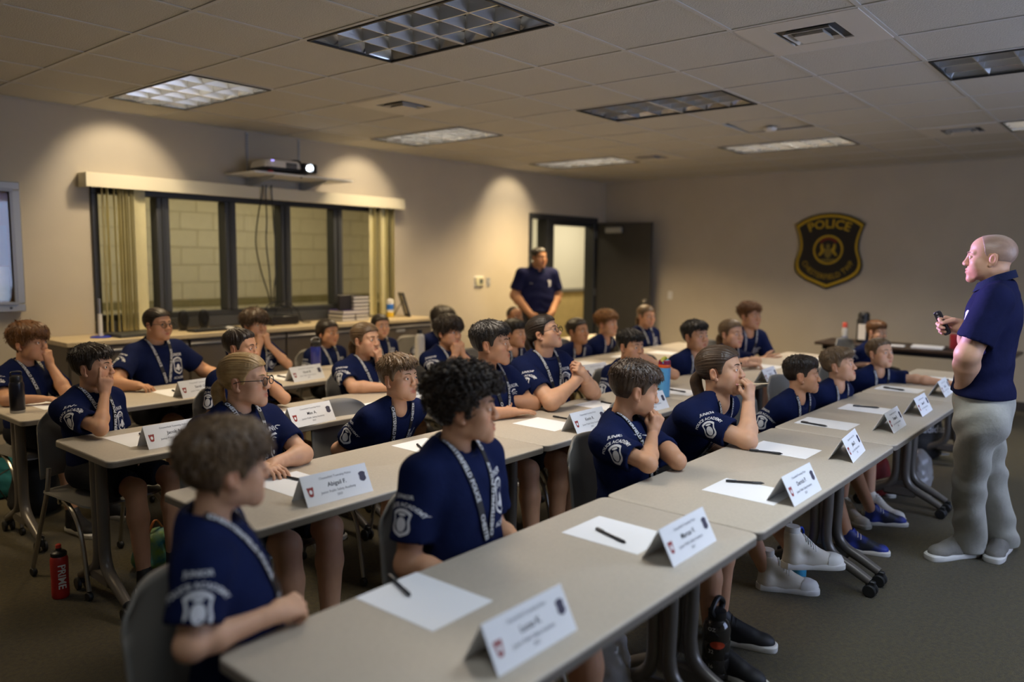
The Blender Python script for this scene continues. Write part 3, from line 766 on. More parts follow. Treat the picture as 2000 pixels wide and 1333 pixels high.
for k in range(1):
    tag(obj('paper_stack', B().slab(.22, .29, 0, .018, r=.002, bev=.001), M_PAPER, loc=(8.80, atX(1812, 8.8), .735), rot=(0, 0, .1)), 'thin stack of white paper on the dark table', 'paper')
tag(obj('red_tumbler', B().lathe([(.032, 0), (.036, .005), (.04, .14), (.04, .15), (.034, .152), (0, .152)], 16), mat('red_tumbler', (.42, .03, .035), .35), loc=(8.86, atX(1862, 8.86), .735)), 'red cup on dark table behind the instructor', 'cup')
tag(obj('marker', B().tube([(0, -.07, .008), (0, .07, .008)], .008, 8), M_BLACK, loc=(8.72, atX(1845, 8.72), .735)), 'black marker beside the paper on dark table', 'marker')
tag(obj('napkin', B().slab(.10, .14, 0, .012, r=.01, bev=.003), M_PAPER, loc=(8.72, atX(1752, 8.72), .735)), 'small white pad on dark table behind the reaching child', 'pad')

# ------------------------------------------------------------------ chairs
M_SHELL = mat('grey_shell', (0.200, 0.190, 0.172), 0.45)
M_CFRAME = mat('chair_frame', (0.36, 0.34, 0.30), 0.28, 0.85)
def shell_mesh():
    # moulded seat and back are separate: back here, a curved rounded panel
    nu, nv = 15, 14; V = []; 
    for side in (0, 1):
        for j in range(nv):
            t = j/(nv-1); z = .50+.33*t
            wid = .205*(1-.10*t)*(1 if t < .8 else math.sqrt(max(0, 1-((t-.8)/.22)**2))*.35+.65)
            for i in range(nu):
                s = 2*i/(nu-1)-1
                x = wid*s; y = -.20-.055*t-.045*(1-s*s)*1.0+(.011 if side else 0)
                zz = z-(.028*s*s*s*s if t > .7 else 0)
                V.append((x, y, zz))
    F = []; n = nu*nv; I = lambda sd, j, i: sd*n+j*nu+i
    for j in range(nv-1):
        for i in range(nu-1):
            F.append((I(0, j, i), I(0, j, i+1), I(0, j+1, i+1), I(0, j+1, i)))
            F.append((I(1, j, i), I(1, j+1, i), I(1, j+1, i+1), I(1, j, i+1)))
    for j in range(nv-1):
        F.append((I(0, j, 0), I(0, j+1, 0), I(1, j+1, 0), I(1, j, 0))); F.append((I(0, j, nu-1), I(1, j, nu-1), I(1, j+1, nu-1), I(0, j+1, nu-1)))
    for i in range(nu-1):
        F.append((I(0, 0, i), I(1, 0, i), I(1, 0, i+1), I(0, 0, i+1))); F.append((I(0, nv-1, i), I(0, nv-1, i+1), I(1, nv-1, i+1), I(1, nv-1, i)))
    return mesh_np('backrest', np.array(V), F, M_SHELL)
def seat_mesh():
    rings = []
    for z, ins in ((-.014, .02), (-.006, 0), (.002, .002), (.004, .02)):
        rings.append([(x, y, .435+z+.012*((x/.22)**2)+(-.02*max(0, (y-.12)/.1) if y > .12 else 0)) for x, y in rrect(.43-2*ins, .42-2*ins, .07-ins, 5)])
    return finish(B().loft(rings), 'seat', M_SHELL, True)
CH = dict(back=shell_mesh(), seat=seat_mesh())
def leg_mesh(sx, sy):
    if sy > 0: p = bez([(sx*.17, -.10, .415), (sx*.20, .06, .405), (sx*.215, .17, .30), (sx*.225, .235, .045)], 5)
    else: p = bez([(sx*.185, -.150, .56), (sx*.20, -.15, .44), (sx*.21, -.20, .28), (sx*.225, -.27, .045)], 5)
    return finish(B().tube(p, .011, 8), 'leg', M_CFRAME, True)
CH['legs'] = [leg_mesh(sx, sy) for sx in (-1, 1) for sy in (-1, 1)]
CH['wheel'] = finish(B().lathe([(0, -.011), (.018, -.011), (.022, -.006), (.022, .006), (.018, .011), (0, .011)], 12, M=Matrix.Rotation(math.pi/2, 4, 'Y')), 'caster', M_CAST, True)
CH['bar'] = finish(B().tube([(-.2, -.05, .41), (.2, -.05, .41)], .010, 8), 'crossbar', M_CFRAME, True)
CH['arm'] = finish(B().tube(bez([(-.19, -.225, .52), (-.2, -.26, .70), (-.16, -.285, .80)], 5), .009, 8), 'back_upright', M_CFRAME, True)
def chair(x, y, ang, label, grp='grey stacking chairs'):
    """ang: world heading of the sitter"""
    T = thing('training_chair', label, 'chair', (x, y, 0), ang-math.pi/2, grp)
    inst('seat', CH['seat'], T); inst('backrest', CH['back'], T)
    for k, (sx, sy) in enumerate(((-1, -1), (-1, 1), (1, -1), (1, 1))):
        l = inst('leg', CH['legs'][k], T)
        inst('caster', CH['wheel'], l, (sx*.225, .235 if sy > 0 else -.27, .022))
    inst('crossbar', CH['bar'], T)
    return T
# ================================================================== organic shapes: signed distance fields turned into meshes
def nrm(v): v = np.asarray(v, float); return v/(np.linalg.norm(v)+1e-12)
class SDF:
    def __init__(s, lo, hi, h, pad=0.0):
        s.pad = pad
        s.h = h; s.lo = np.array(lo, float)
        n = np.ceil((np.array(hi)-s.lo)/h).astype(int)+1
        s.n = n; s.D = np.full(n, 0.5, np.float32)
        s.ax = [(s.lo[k]+h*np.arange(n[k])).astype(np.float32) for k in range(3)]
    def op(s, fn, lo, hi, k=0.0, mode='u', m=None):
        m = max(k+2.5*s.h, s.pad) if m is None else m
        a = np.floor((np.array(lo)-m-s.lo)/s.h).astype(int).clip(0); b = (np.ceil((np.array(hi)+m-s.lo)/s.h).astype(int)+1)
        b = np.minimum(b, s.n)
        if np.any(b <= a): return s
        sl = tuple(slice(a[q], b[q]) for q in range(3))
        x = s.ax[0][sl[0]][:, None, None]; y = s.ax[1][sl[1]][None, :, None]; z = s.ax[2][sl[2]][None, None, :]
        d = fn(x, y, z); D = s.D[sl]
        if mode == 's': D = -D
        if k > 0:
            hh = np.maximum(k-np.abs(D-d), 0)/k; r = np.minimum(D, d)-hh*hh*k*0.25
        else: r = np.minimum(D, d)
        if mode == 's': r = -r
        s.D[sl] = r
        return s
    def cone(s, a, b, ra, rb, k=0.0, mode='u', cut=None):
        a = np.asarray(a, float); b = np.asarray(b, float); ab = b-a; L2 = ab@ab+1e-12
        def fn(x, y, z):
            px, py, pz = x-a[0], y-a[1], z-a[2]
            t = np.clip((px*ab[0]+py*ab[1]+pz*ab[2])/L2, 0, 1)
            d = np.sqrt((px-t*ab[0])**2+(py-t*ab[1])**2+(pz-t*ab[2])**2)-(ra+(rb-ra)*t)
            if cut is not None:
                for (c, nn) in cut: d = np.maximum(d, (x-c[0])*nn[0]+(y-c[1])*nn[1]+(z-c[2])*nn[2])
            return d
        r = max(ra, rb)
        return s.op(fn, np.minimum(a, b)-r, np.maximum(a, b)+r, k, mode)
    def ell(s, c, r, k=0.0, mode='u', fr=None):
        c = np.asarray(c, float); r = np.asarray(r, float)
        A = np.eye(3) if fr is None else np.array(fr, float)      # rows: local axes
        def fn(x, y, z):
            px, py, pz = x-c[0], y-c[1], z-c[2]
            q = [A[i][0]*px+A[i][1]*py+A[i][2]*pz for i in range(3)]
            k0 = np.sqrt((q[0]/r[0])**2+(q[1]/r[1])**2+(q[2]/r[2])**2)
            k1 = np.sqrt((q[0]/r[0]**2)**2+(q[1]/r[1]**2)**2+(q[2]/r[2]**2)**2)+1e-6
            return k0*(k0-1)/k1
        ext = np.sqrt(((A*r[:, None])**2).sum(0))
        return s.op(fn, c-ext, c+ext, k, mode)
    def mesh(s):
        D = s.D; S = D < 0; n = D.shape
        c = np.zeros((n[0]-1, n[1]-1, n[2]-1), np.int8)
        sh = lambda A, i, j, k: A[i:n[0]-1+i, j:n[1]-1+j, k:n[2]-1+k]
        for i in (0, 1):
            for j in (0, 1):
                for k in (0, 1): c += sh(S, i, j, k)
        act = (c > 0) & (c < 8); ids = np.argwhere(act); N = len(ids)
        idx = np.full(act.shape, -1, np.int32); idx[act] = np.arange(N)
        acc = np.zeros((N, 3)); cnt = np.zeros(N)
        corners = {q: sh(D, *q)[act] for q in [(i, j, k) for i in (0, 1) for j in (0, 1) for k in (0, 1)]}
        for q, da in corners.items():
            for axx in range(3):
                if q[axx]: continue
                p = list(q); p[axx] = 1; db = corners[tuple(p)]
                cr = (da < 0) != (db < 0)
                t = np.where(cr, da/np.where(cr, da-db, 1), 0)
                P = np.array(q, float)[None, :].repeat(N, 0); P[:, axx] = t
                acc += P*cr[:, None]; cnt += cr
        V = (ids+acc/np.maximum(cnt, 1)[:, None])*s.h+s.lo
        Q = []
        for axx in range(3):
            o = [(axx+1) % 3, (axx+2) % 3]
            sa = [slice(0, n[q]) for q in range(3)]; sb = list(sa); sa[axx] = slice(0, n[axx]-1); sb[axx] = slice(1, n[axx])
            A, Bq = S[tuple(sa)], S[tuple(sb)]
            E = np.argwhere(A != Bq)
            ok = np.all([(E[:, q] >= 1) & (E[:, q] < n[q]-1) for q in o], axis=0); E = E[ok]
            ins = A[tuple(E.T)]
            def cell(da, db):
                e = E.copy(); e[:, o[0]] += da; e[:, o[1]] += db; return idx[tuple(e.T)]
            f = np.stack([cell(-1, -1), cell(0, -1), cell(0, 0), cell(-1, 0)], 1)
            f[~ins] = f[~ins][:, ::-1]; Q.append(f)
        return V, np.concatenate(Q)

def vnoise(P, f, seed=0):
    """cheap smooth noise made of warped sines"""
    r = np.random.default_rng(seed); out = 0
    for k in range(4):
        w = r.normal(size=3)*f*(1+.5*k); ph = r.uniform(0, 6.28)
        out = out+np.sin(P @ w+ph+1.3*np.sin(P @ (r.normal(size=3)*f*.6)+ph*2))/(1+.5*k)
    return out*.4

# ------------------------------------------------------------------ the head (facing +Y, right ear at +X, origin between the eyes' level)
def skull(S, P):
    j = P['jaw']
    S.ell((0, -.018, .034), (.0745, .094, .080), .0)
    S.ell((0, .032, .040), (.060, .052, .056), .03)
    S.ell((0, .028, -.028), (.059*P['cheek'], .058, .064), .03)
    S.cone((.046*j, -.002, -.058), (.014*j, .066, -.097*P['long']), .020, .014, .03); S.cone((-.046*j, -.002, -.058), (-.014*j, .066, -.097*P['long']), .020, .014, .03)
    S.ell((0, .076, -.096*P['long']), (.019*j, .015, .015), .016)
    S.ell((0, .072, -.066), (.031, .021, .027), .02)
    for s in (-1, 1):
        S.ell((s*.043, .057, -.024), (.022*P['cheek'], .022, .020), .022)
        S.ell((s*.040, .042, -.052), (.021*P['cheek'], .028, .028), .03)
        S.cone((s*.012, .0845, .021), (s*.044, .069, .024), .0095, .0085, .014)
def head_mesh(P, h, hair_only=False):
    S = SDF((-.11, -.135, -.27), (.11, .135, .14), h)
    skull(S, P)
    nz = P['nose']; cw = P['neck']
    S.cone((0, -.026, -.055), (0, -.052, -.25), .052*cw, .056*cw, .026)
    for s in (-1, 1):
        S.ell((s*.032, .0960, .002), (.0172, .0150, .0100), .010, 's')
        S.ell((s*.0315, .0775, .0015), (.0140, .0138, .0125), .003)
        S.ell((s*.0320, .0950, .0005), (.0118, .0150, .0048), .0015, 's')
        S.ell((s*.0125*nz, .097, -.0335), (.0085, .010, .0078), .006)
        S.ell((s*.0765, -.012, -.008), (.0085, .0185, .031), .007, fr=((.94, -.34, 0), (.34, .94, .12), (-.04, -.12, .99)))
        S.ell((s*.0870, -.008, -.004), (.0075, .0110, .0190), .004, 's')
        S.ell((s*.0750, .001, -.034), (.006, .008, .008), .006)
        S.ell((s*.0068, .1035, -.0420), (.0035, .005, .003), .003, 's')
    S.cone((0, .086, .014), (0, .1005, -.027), .0068*nz, .0100*nz, .010)
    S.ell((0, .1035, -.030), (.0105*nz, .0095, .0095), .008)
    S.cone((-.019, .0845, -.0625), (0, .0925, -.0580), .0042, .0052, .004); S.cone((.019, .0845, -.0625), (0, .0925, -.0580), .0042, .0052, .004)
    S.cone((-.017, .0835, -.0690), (0, .0915, -.0725), .0045, .0062, .004); S.cone((.017, .0835, -.0690), (0, .0915, -.0725), .0045, .0062, .004)
    S.cone((-.023, .0885, -.0655), (0, .1000, -.0648), .0016, .0020, .003, 's'); S.cone((.023, .0885, -.0655), (0, .1000, -.0648), .0016, .0020, .003, 's')
    V, F = S.mesh()
    lip = np.exp(-((V[:, 0]/.0175)**4)-(((V[:, 2]+.0655)/.0095)**4))*(V[:, 1] > .078)
    blush = np.exp(-(((np.abs(V[:, 0])-.044)/.020)**2)-(((V[:, 2]+.030)/.020)**2))*(V[:, 1] > .03)*.55 \
        + np.exp(-(((np.abs(V[:, 0])-.080)/.016)**2)-(((V[:, 2])/.035)**2)-(((V[:, 1]+.012)/.03)**2))*.7 + np.exp(-((V[:, 0]/.012)**2)-(((V[:, 2]+.030)/.012)**2))*(V[:, 1] > .095)*.5
    return V, F, lip, blush
CHILD = dict(jaw=.93, cheek=1.02, long=.97, nose=.93, neck=.90)
TEEN = dict(jaw=1.0, cheek=1.0, long=1.03, nose=1.08, neck=.98)
MAN = dict(jaw=1.13, cheek=1.06, long=1.08, nose=1.10, neck=1.16)
FULL = dict(jaw=1.16, cheek=1.13, long=1.0, nose=1.05, neck=1.12)
HEADS = {}
def get_head(kind, fine):
    k = (kind, fine)
    if k not in HEADS:
        HEADS[k] = head_mesh({'child': CHILD, 'teen': TEEN, 'man': MAN, 'full': FULL}[kind], {2: .0029, 1: .0038, 0: .0048}[fine])
    return HEADS[k]

# ------------------------------------------------------------------ hair
def hair_mesh(style, h):
    S = SDF((-.16, -.30, -.30), (.16, .17, .21), h, .075) if style not in ('short', 'buzz', 'fade', 'crop', 'fringe', 'shag', 'stubble', 'mop') else SDF((-.135, -.165, -.12), (.135, .160, .195), h, .06)
    skull(S, CHILD)
    x, y, z = np.meshgrid(*S.ax, indexing='ij')
    base = S.D.copy(); S.D = base
    th0, th1, front = {'short': (.007, .020, .058), 'buzz': (.003, .008, .060), 'fade': (.002, .017, .055), 'crop': (.004, .011, .066), 'fringe': (.012, .024, .040),
                       'shag': (.020, .028, .044), 'stubble': (.0015, .0015, .085), 'mop': (.005, .030, .056), 'curly': (.020, .044, .050), 'pony': (.007, .011, .062), 'bun': (.007, .010, .062), 'long': (.010, .013, .060)}[style]
    yy = np.array([-.14, -.050, -.034, -.030, .006, .012, .026, .034, .052, .080, .14])
    back = {'pony': -.060, 'bun': -.055, 'long': -.075, 'shag': -.085, 'fringe': -.075, 'fade': -.05, 'curly': -.055}.get(style, -.062)
    ear = .016 if style not in ('shag', 'fringe', 'curly', 'long') else .002
    burn = -.012 if style not in ('stubble',) else .02
    hz = np.array([back, back+.005, back+.02, ear, ear+.004, burn, burn+.004, .018 if style not in ('fringe', 'shag') else .010, front-.014, front, front])
    if style == 'stubble': hz = np.array([-.05, -.045, -.03, .016, .022, .00, .02, .06, .12, .14, .14])
    line = np.interp(y, yy, hz)
    if style in ('fringe', 'shag'): line = line+.006*np.sin(x*210+2)+.012*np.clip(x*12, -1, 1)*(y > .05)
    up = np.clip((z-.015)/.075, 0, 1); up = up*up*(3-2*up)
    th = th0+(th1-th0)*up
    if style == 'fade': th = np.where(z > .040, th1*np.clip((z-.040)/.06, 0, 1)+.002, th0)
    if style in ('short', 'crop', 'fade', 'mop'): th = th*np.clip((z-line)/.022+.15, .12, 1)
    if style in ('fringe', 'shag'): th = th+.008*np.clip((y-.04)/.05, 0, 1)
    if style in ('short', 'fade'): th = th+.008*np.clip((y-.045)/.04, 0, 1)*up
    # combed relief
    if style in ('pony', 'bun', 'long'): a = np.arctan2(z-.02, x); rel = np.sin(a*46+2*np.sin(a*9))*.0016
    elif style in ('buzz', 'stubble'): rel = 0*x
    else:
        a = np.arctan2(x-.01, y+.045); rel = (np.sin(a*34+3*np.sin(a*5)+y*30)+.6*np.sin(a*57+z*60))*.0022*np.clip(up+.35, 0, 1)
    if style in ('curly', 'mop'):
        q = np.stack([x, y, z], -1).reshape(-1, 3); rel = (vnoise(q, 95, 3)*.011+vnoise(q, 170, 4)*.005).reshape(x.shape)*np.clip(up+.5, 0, 1)*(1.0 if style == 'curly' else .7)
    d = base-th-rel
    cut = line-z
    kk = .006
    hh = np.maximum(kk-np.abs(d-cut), 0)/kk
    d = np.maximum(d, cut)+hh*hh*kk*.25
    S.D = d.astype(np.float32)
    if style == 'pony':
        S.cone((0, -.095, .000), (0, -.120, -.014), .024, .017, .014)
        pth = bez([(0, -.114, -.010), (0, -.128, -.040), (.004, -.120, -.095), (.010, -.106, -.155), (.016, -.096, -.215)], 4)
        rad = np.interp(np.arange(len(pth)), [0, 4, 10, len(pth)-1], [.016, .026, .024, .006])
        for k in range(len(pth)-1): S.cone(pth[k], pth[k+1], rad[k], rad[k+1], .010)
    if style == 'bun':
        S.ell((0, -.112, .045), (.030, .026, .030), .012)
    if style == 'long':
        for s in (-1, 1):
            S.cone((s*.066, -.03, .01), (s*.062, -.05, -.12), .020, .022, .03)
        S.cone((0, -.085, .0), (0, -.085, -.18), .045, .035, .03)
    V, F = S.mesh()
    if style == 'curly':
        # loose corkscrew curls over the surface, joined into the same mesh
        nn = V/np.linalg.norm(V, axis=1)[:, None]; pick = np.random.default_rng(5).permutation(np.where((V[:, 2] > -.02) & ~((V[:, 1] > .06) & (V[:, 2] < .055)))[0])[:520]
        VV, FF = [V], [F]; off = len(V); rg = np.random.default_rng(8); t = np.linspace(0, 1, 15)
        for p in pick:
            c = V[p]; n = nn[p]; u = nrm(np.cross(n, rg.normal(size=3))); w = np.cross(n, u); r = rg.uniform(.0055, .0095); L = rg.uniform(.012, .028); ph = rg.uniform(0, 6.28); ax = nrm(n*.6+u*rg.uniform(-1, 1)+np.array([0, 0, -.3]))
            e1 = nrm(np.cross(ax, (1, .2, .3))); e2 = np.cross(ax, e1)
            C = c+ax[None]*(t[:, None]-.3)*L+r*(np.cos(ph+t*11)[:, None]*e1+np.sin(ph+t*11)[:, None]*e2)
            T = np.gradient(C, axis=0); T /= np.linalg.norm(T, axis=1)[:, None]; N1 = np.cross(T, ax); N1 /= np.linalg.norm(N1, axis=1)[:, None]+1e-9; N2 = np.cross(T, N1)
            rr = .0022
            ring = np.stack([C+rr*(np.cos(q)*N1+np.sin(q)*N2) for q in (0, 2.09, 4.19)], 1).reshape(-1, 3)
            base_i = np.arange(len(t)-1)*3
            f = np.concatenate([np.stack([base_i+a, base_i+b2, base_i+3+b2, base_i+3+a], 1) for a, b2 in ((0, 1), (1, 2), (2, 0))])+off
            VV.append(ring); FF.append(f); off += len(ring)
        V, F = np.concatenate(VV), np.concatenate(FF)
    elif style in ('short', 'fringe', 'shag', 'fade', 'mop', 'crop'):
        # tapering locks combed from the crown
        rg = np.random.default_rng(11); cand = np.where((V[:, 2] > (.055 if style in ('short', 'fade', 'crop') else .02)))[0]; pick = rg.permutation(cand)[:{'crop': 500}.get(style, 1500)]
        VV, FF = [V], [F]; off = len(V); cen = np.array([0, -.01, .02])
        for p in pick:
            c = V[p]; n = nrm(c-cen); crown = np.array([.01, -.055, .13]); flow = c-crown; flow = flow-n*(flow@n); flow = nrm(flow+rg.normal(size=3)*.05)
            if c[1] > .02 and style in ('fringe', 'shag', 'short'): flow = nrm(flow+np.array([.35, .2, 0]))
            L = {'short': .021, 'fringe': .028, 'shag': .038, 'fade': .018, 'mop': .026, 'crop': .012}[style]*rg.uniform(.7, 1.2)
            lift = rg.uniform(-.02, .05) if style != 'mop' else rg.uniform(.1, .45)
            t = np.linspace(0, 1, 5)[:, None]
            C = c-n*.004+flow*L*t+n*L*lift*(t-t*t*1.25)-n*L*.22*t*t-np.array([0, 0, .06])*L*t*t
            if style == 'mop': C = C+np.cross(n, flow)[None]*np.sin(t*4+rg.uniform(0, 6))*L*.25
            sd = nrm(np.cross(n, flow)); wd = rg.uniform(.0013, .0028)*np.array([1, 1.15, 1, .7, .1])[:, None]
            ring = np.stack([C-sd*wd, C+n*wd*.7, C+sd*wd], 1).reshape(-1, 3); bi = np.arange(4)*3
            f = np.concatenate([np.stack([bi+a, bi+b2, bi+3+b2, bi+3+a], 1) for a, b2 in ((0, 1), (1, 2), (2, 0))])+off
            VV.append(ring); FF.append(f); off += len(ring)
        V, F = np.concatenate(VV), np.concatenate(FF)
    return mesh_np('hair', V, F, M_HAIR)
M_HAIR = mat('hair', (.03, .018, .010), .5)
HAIRS = {}
def get_hair(style, fine):
    k = (style, fine)
    if k not in HAIRS: HAIRS[k] = hair_mesh(style, {1: .0040, 0: .0056}[fine])
    return HAIRS[k]

# eyes: one ball mesh with white, iris and pupil by position
def eye_mat():
    m = bpy.data.materials.new('eyeball'); m.use_nodes = True; nt = m.node_tree; b = nt.nodes['Principled BSDF']
    b.inputs['Roughness'].default_value = .12
    tc = nt.nodes.new('ShaderNodeTexCoord'); sx = nt.nodes.new('ShaderNodeSeparateXYZ'); cr = nt.nodes.new('ShaderNodeValToRGB')
    mr = nt.nodes.new('ShaderNodeMapRange'); mr.inputs['From Min'].default_value = .0; mr.inputs['From Max'].default_value = .0125
    nt.links.new(tc.outputs['Object'], sx.inputs[0]); nt.links.new(sx.outputs['Y'], mr.inputs['Value']); nt.links.new(mr.outputs[0], cr.inputs[0])
    e = cr.color_ramp.elements; e[0].position = 0; e[0].color = (.70, .66, .62, 1); e[1].position = .965; e[1].color = (.004, .004, .004, 1)
    for pos, c in ((.855, (.70, .66, .62, 1)), (.88, (.03, .02, .012, 1)), (.955, (.10, .055, .03, 1))):
        q = e.new(pos); q.color = c
    nt.links.new(cr.outputs[0], b.inputs['Base Color']); return m
M_EYE = eye_mat()
def ball(r, n=14, m=8):
    b = B(); b.lathe([(r*math.sin(math.pi*k/m), -r*math.cos(math.pi*k/m)) for k in range(m+1)], n, M=Matrix.Rotation(-math.pi/2, 4, 'X')); return b
EYE = finish(ball(.0124), 'eye', M_EYE, True)
def brow_mesh():
    b = B(); p = bez([(.013, .0945, .021), (.026, .0925, .0265), (.044, .0775, .0235)], 5)
    b.tube(p, [.0036, .0046, .0040, .0015], 6, flat=.6); return finish(b, 'eyebrow', M_HAIR, True)
BROW = {1: brow_mesh()}
bm_ = B(); me_ = BROW[1]
bm_.add([(-v.co.x, v.co.y, v.co.z) for v in me_.vertices], [tuple(p.vertices)[::-1] for p in me_.polygons]); BROW[-1] = finish(bm_, 'eyebrow', M_HAIR, True)

def glasses_mesh():
    b = B()
    for s in (-1, 1):
        b.tube([(s*.034+.0215*math.cos(a)*1.1, .1065-.0012*abs(math.cos(a)), -.004+.0185*math.sin(a)) for a in np.linspace(0, 2*math.pi, 21)], .0021, 6)
        b.tube(bez([(s*.057, .1045, .004), (s*.075, .085, .006), (s*.083, .02, .006), (s*.084, -.015, -.002)], 5), .0019, 6)
    b.tube(bez([(-.012, .1070, .002), (0, .1090, .006), (.012, .1070, .002)], 4), .0019, 6)
    return b
GLASSES = finish(glasses_mesh(), 'glasses', M_BLACK, True)
lb = B()
for s in (-1, 1): lb.loft([[(s*.034+.0215*1.1*x, .1062, -.004+.0185*y) for x, y in circle(1, 20)], [(s*.034+.0215*1.1*x, .1068, -.004+.0185*y) for x, y in circle(1, 20)]])
LENS = finish(lb, 'lens', M_GLASS, False)

# ------------------------------------------------------------------ skin, hair and cloth materials
def skin_mat(name, c):
    m = mat(name, c, .50, sss=.10, spec=.35)
    nt = m.node_tree; b = nt.nodes['Principled BSDF']
    va = nt.nodes.new('ShaderNodeAttribute'); va.attribute_name = 'lip'; vb = nt.nodes.new('ShaderNodeAttribute'); vb.attribute_name = 'blush'
    n = nt.nodes.new('ShaderNodeTexNoise'); n.inputs['Scale'].default_value = 35
    tc = nt.nodes.new('ShaderNodeTexCoord'); nt.links.new(tc.outputs['Object'], n.inputs['Vector'])
    m0 = nt.nodes.new('ShaderNodeMix'); m0.data_type = 'RGBA'
    m0.inputs['A'].default_value = (*[v*.93 for v in c], 1); m0.inputs['B'].default_value = (*[min(1, v*1.07) for v in c], 1)
    nt.links.new(n.outputs['Fac'], m0.inputs['Factor'])
    m1 = nt.nodes.new('ShaderNodeMix'); m1.data_type = 'RGBA'; m1.inputs['B'].default_value = (c[0]*1.02, c[1]*.82, c[2]*.80, 1)
    nt.links.new(vb.outputs['Fac'], m1.inputs['Factor']); nt.links.new(m0.outputs['Result'], m1.inputs['A'])
    m2 = nt.nodes.new('ShaderNodeMix'); m2.data_type = 'RGBA'; m2.inputs['B'].default_value = (c[0]*.80, c[1]*.46, c[2]*.46, 1)
    nt.links.new(va.outputs['Fac'], m2.inputs['Factor']); nt.links.new(m1.outputs['Result'], m2.inputs['A'])
    nt.links.new(m2.outputs['Result'], b.inputs['Base Color']); return m
SKIN = {'fair': skin_mat('skin_fair', (.60, .338, .208)), 'light': skin_mat('skin_light', (.53, .280, .160)), 'tan': skin_mat('skin_tan', (.43, .215, .112)),
        'brown': skin_mat('skin_brown', (.24, .115, .062))}
def hair_mat(name, c, c2):
    m = mat(name, c, .42, noise=.1, nscale=60, color2=c2, bump=.12, bscale=220, stretch=(1, .25, .6), spec=.4)
    return m
HAIRC = {'black': hair_mat('hair_black', (.010, .008, .007), (.018, .014, .011)), 'dark': hair_mat('hair_dark_brown', (.026, .015, .009), (.014, .009, .006)),
         'brown': hair_mat('hair_brown', (.070, .040, .021), (.040, .023, .013)), 'light': hair_mat('hair_light_brown', (.150, .092, .045), (.088, .052, .026)),
         'auburn': hair_mat('hair_auburn', (.19, .080, .024), (.10, .042, .014)), 'blond': hair_mat('hair_blond', (.42, .27, .105), (.26, .155, .058)),
         'sandy': hair_mat('hair_sandy', (.20, .130, .068), (.11, .07, .038)), 'grey': hair_mat('hair_stubble', (.38, .245, .175), (.30, .19, .135)), 'ginger': hair_mat('hair_ginger', (.26, .115, .030), (.15, .062, .018))}
M_SHIRT = mat('navy_cotton', (.0062, .0108, .046), .9, noise=.12, nscale=14, bump=.22, bscale=42, spec=.08)
M_COLLAR = mat('navy_rib', (.007, .012, .045), .9, bump=.3, bscale=120, spec=.2)
M_POLO = mat('navy_polo', (.0075, .0095, .042), .85, noise=.1, nscale=14, bump=.2, bscale=42, spec=.1)
M_SHORTS = mat('dark_shorts', (.010, .011, .016), .85, noise=.1, bump=.2, bscale=50, spec=.2)
M_KHAKI = mat('khaki_trousers', (.40, .385, .325), .75, noise=.05, nscale=20, bump=.2, bscale=50, spec=.25)
M_DKPANT = mat('dark_trousers', (.03, .03, .035), .8, bump=.2, bscale=50)
M_LANY = mat('lanyard_black', (.006, .006, .008), .6)
M_PRINT = mat('white_print', (.62, .63, .66), .8)

# ------------------------------------------------------------------ shirt graphics in the plane (x to the wearer's left, y up), metres
def ring_strip(P, w):
    P = np.array(P); c = P.mean(0); V = np.vstack([P, c+(P-c)*(1-w)]); n = len(P)
    return V, [(k, (k+1) % n, n+(k+1) % n, n+k) for k in range(n)]
def badge_pts(w, h):
    Hh = [(0, .5), (.22, .475), (.40, .40), (.5, .33), (.45, .20), (.42, .06), (.46, -.10), (.48, -.22), (.42, -.34), (.26, -.42), (0, -.5)]
    return [(x*w, y*h) for x, y in Hh]+[(-x*w, y*h) for x, y in Hh[-2:0:-1]]
def merge(parts):
    V, F, o = [], [], 0
    for v, f in parts: V.append(np.asarray(v, float)); F += [tuple(i+o for i in q) for q in f]; o += len(v)
    return np.vstack(V), F
def at(vf, dx, dy): return (vf[0]+np.array([dx, dy]), vf[1])
def fan(P): 
    P = np.array(P); return np.vstack([P, P.mean(0)]), [(k, (k+1) % len(P), len(P)) for k in range(len(P))]
CHEST = merge([at(text_geo('JUNIOR', .023, .012), 0, .052), ring_strip([(x, y-.004) for x, y in badge_pts(.078, .098)], .14),
               at(arc_text('POLICE', .018, .05, -.024, .01), 0, -.005), fan([(.013*math.cos(a)-.002, .020*math.sin(a)-.014) for a in np.linspace(0, 6.28, 14, endpoint=False)]),
               fan([(.006*math.cos(a)+.020, .008*math.sin(a)-.020) for a in np.linspace(0, 6.28, 8, endpoint=False)]), fan([(.005*math.cos(a)-.021, .008*math.sin(a)-.020) for a in np.linspace(0, 6.28, 8, endpoint=False)]),
               at(text_geo('ACADEMY', .019, .012), 0, -.078)])
SLEEVE = merge([at(text_geo('JUNIOR', .014, .024), 0, .050), arc_text('POLICE ACADEMY', .0135, .055, -.024, .026), ring_strip([(x, y-.008) for x, y in badge_pts(.050, .068)], .24),
                fan([(.013*math.cos(a), .018*math.sin(a)-.012) for a in np.linspace(0, 6.28, 12, endpoint=False)]), fan([(.011*math.cos(a), .004*math.sin(a)+.012) for a in np.linspace(0, 6.28, 8, endpoint=False)])])
NAMEP = text_geo('OFFICER', .014, .01)

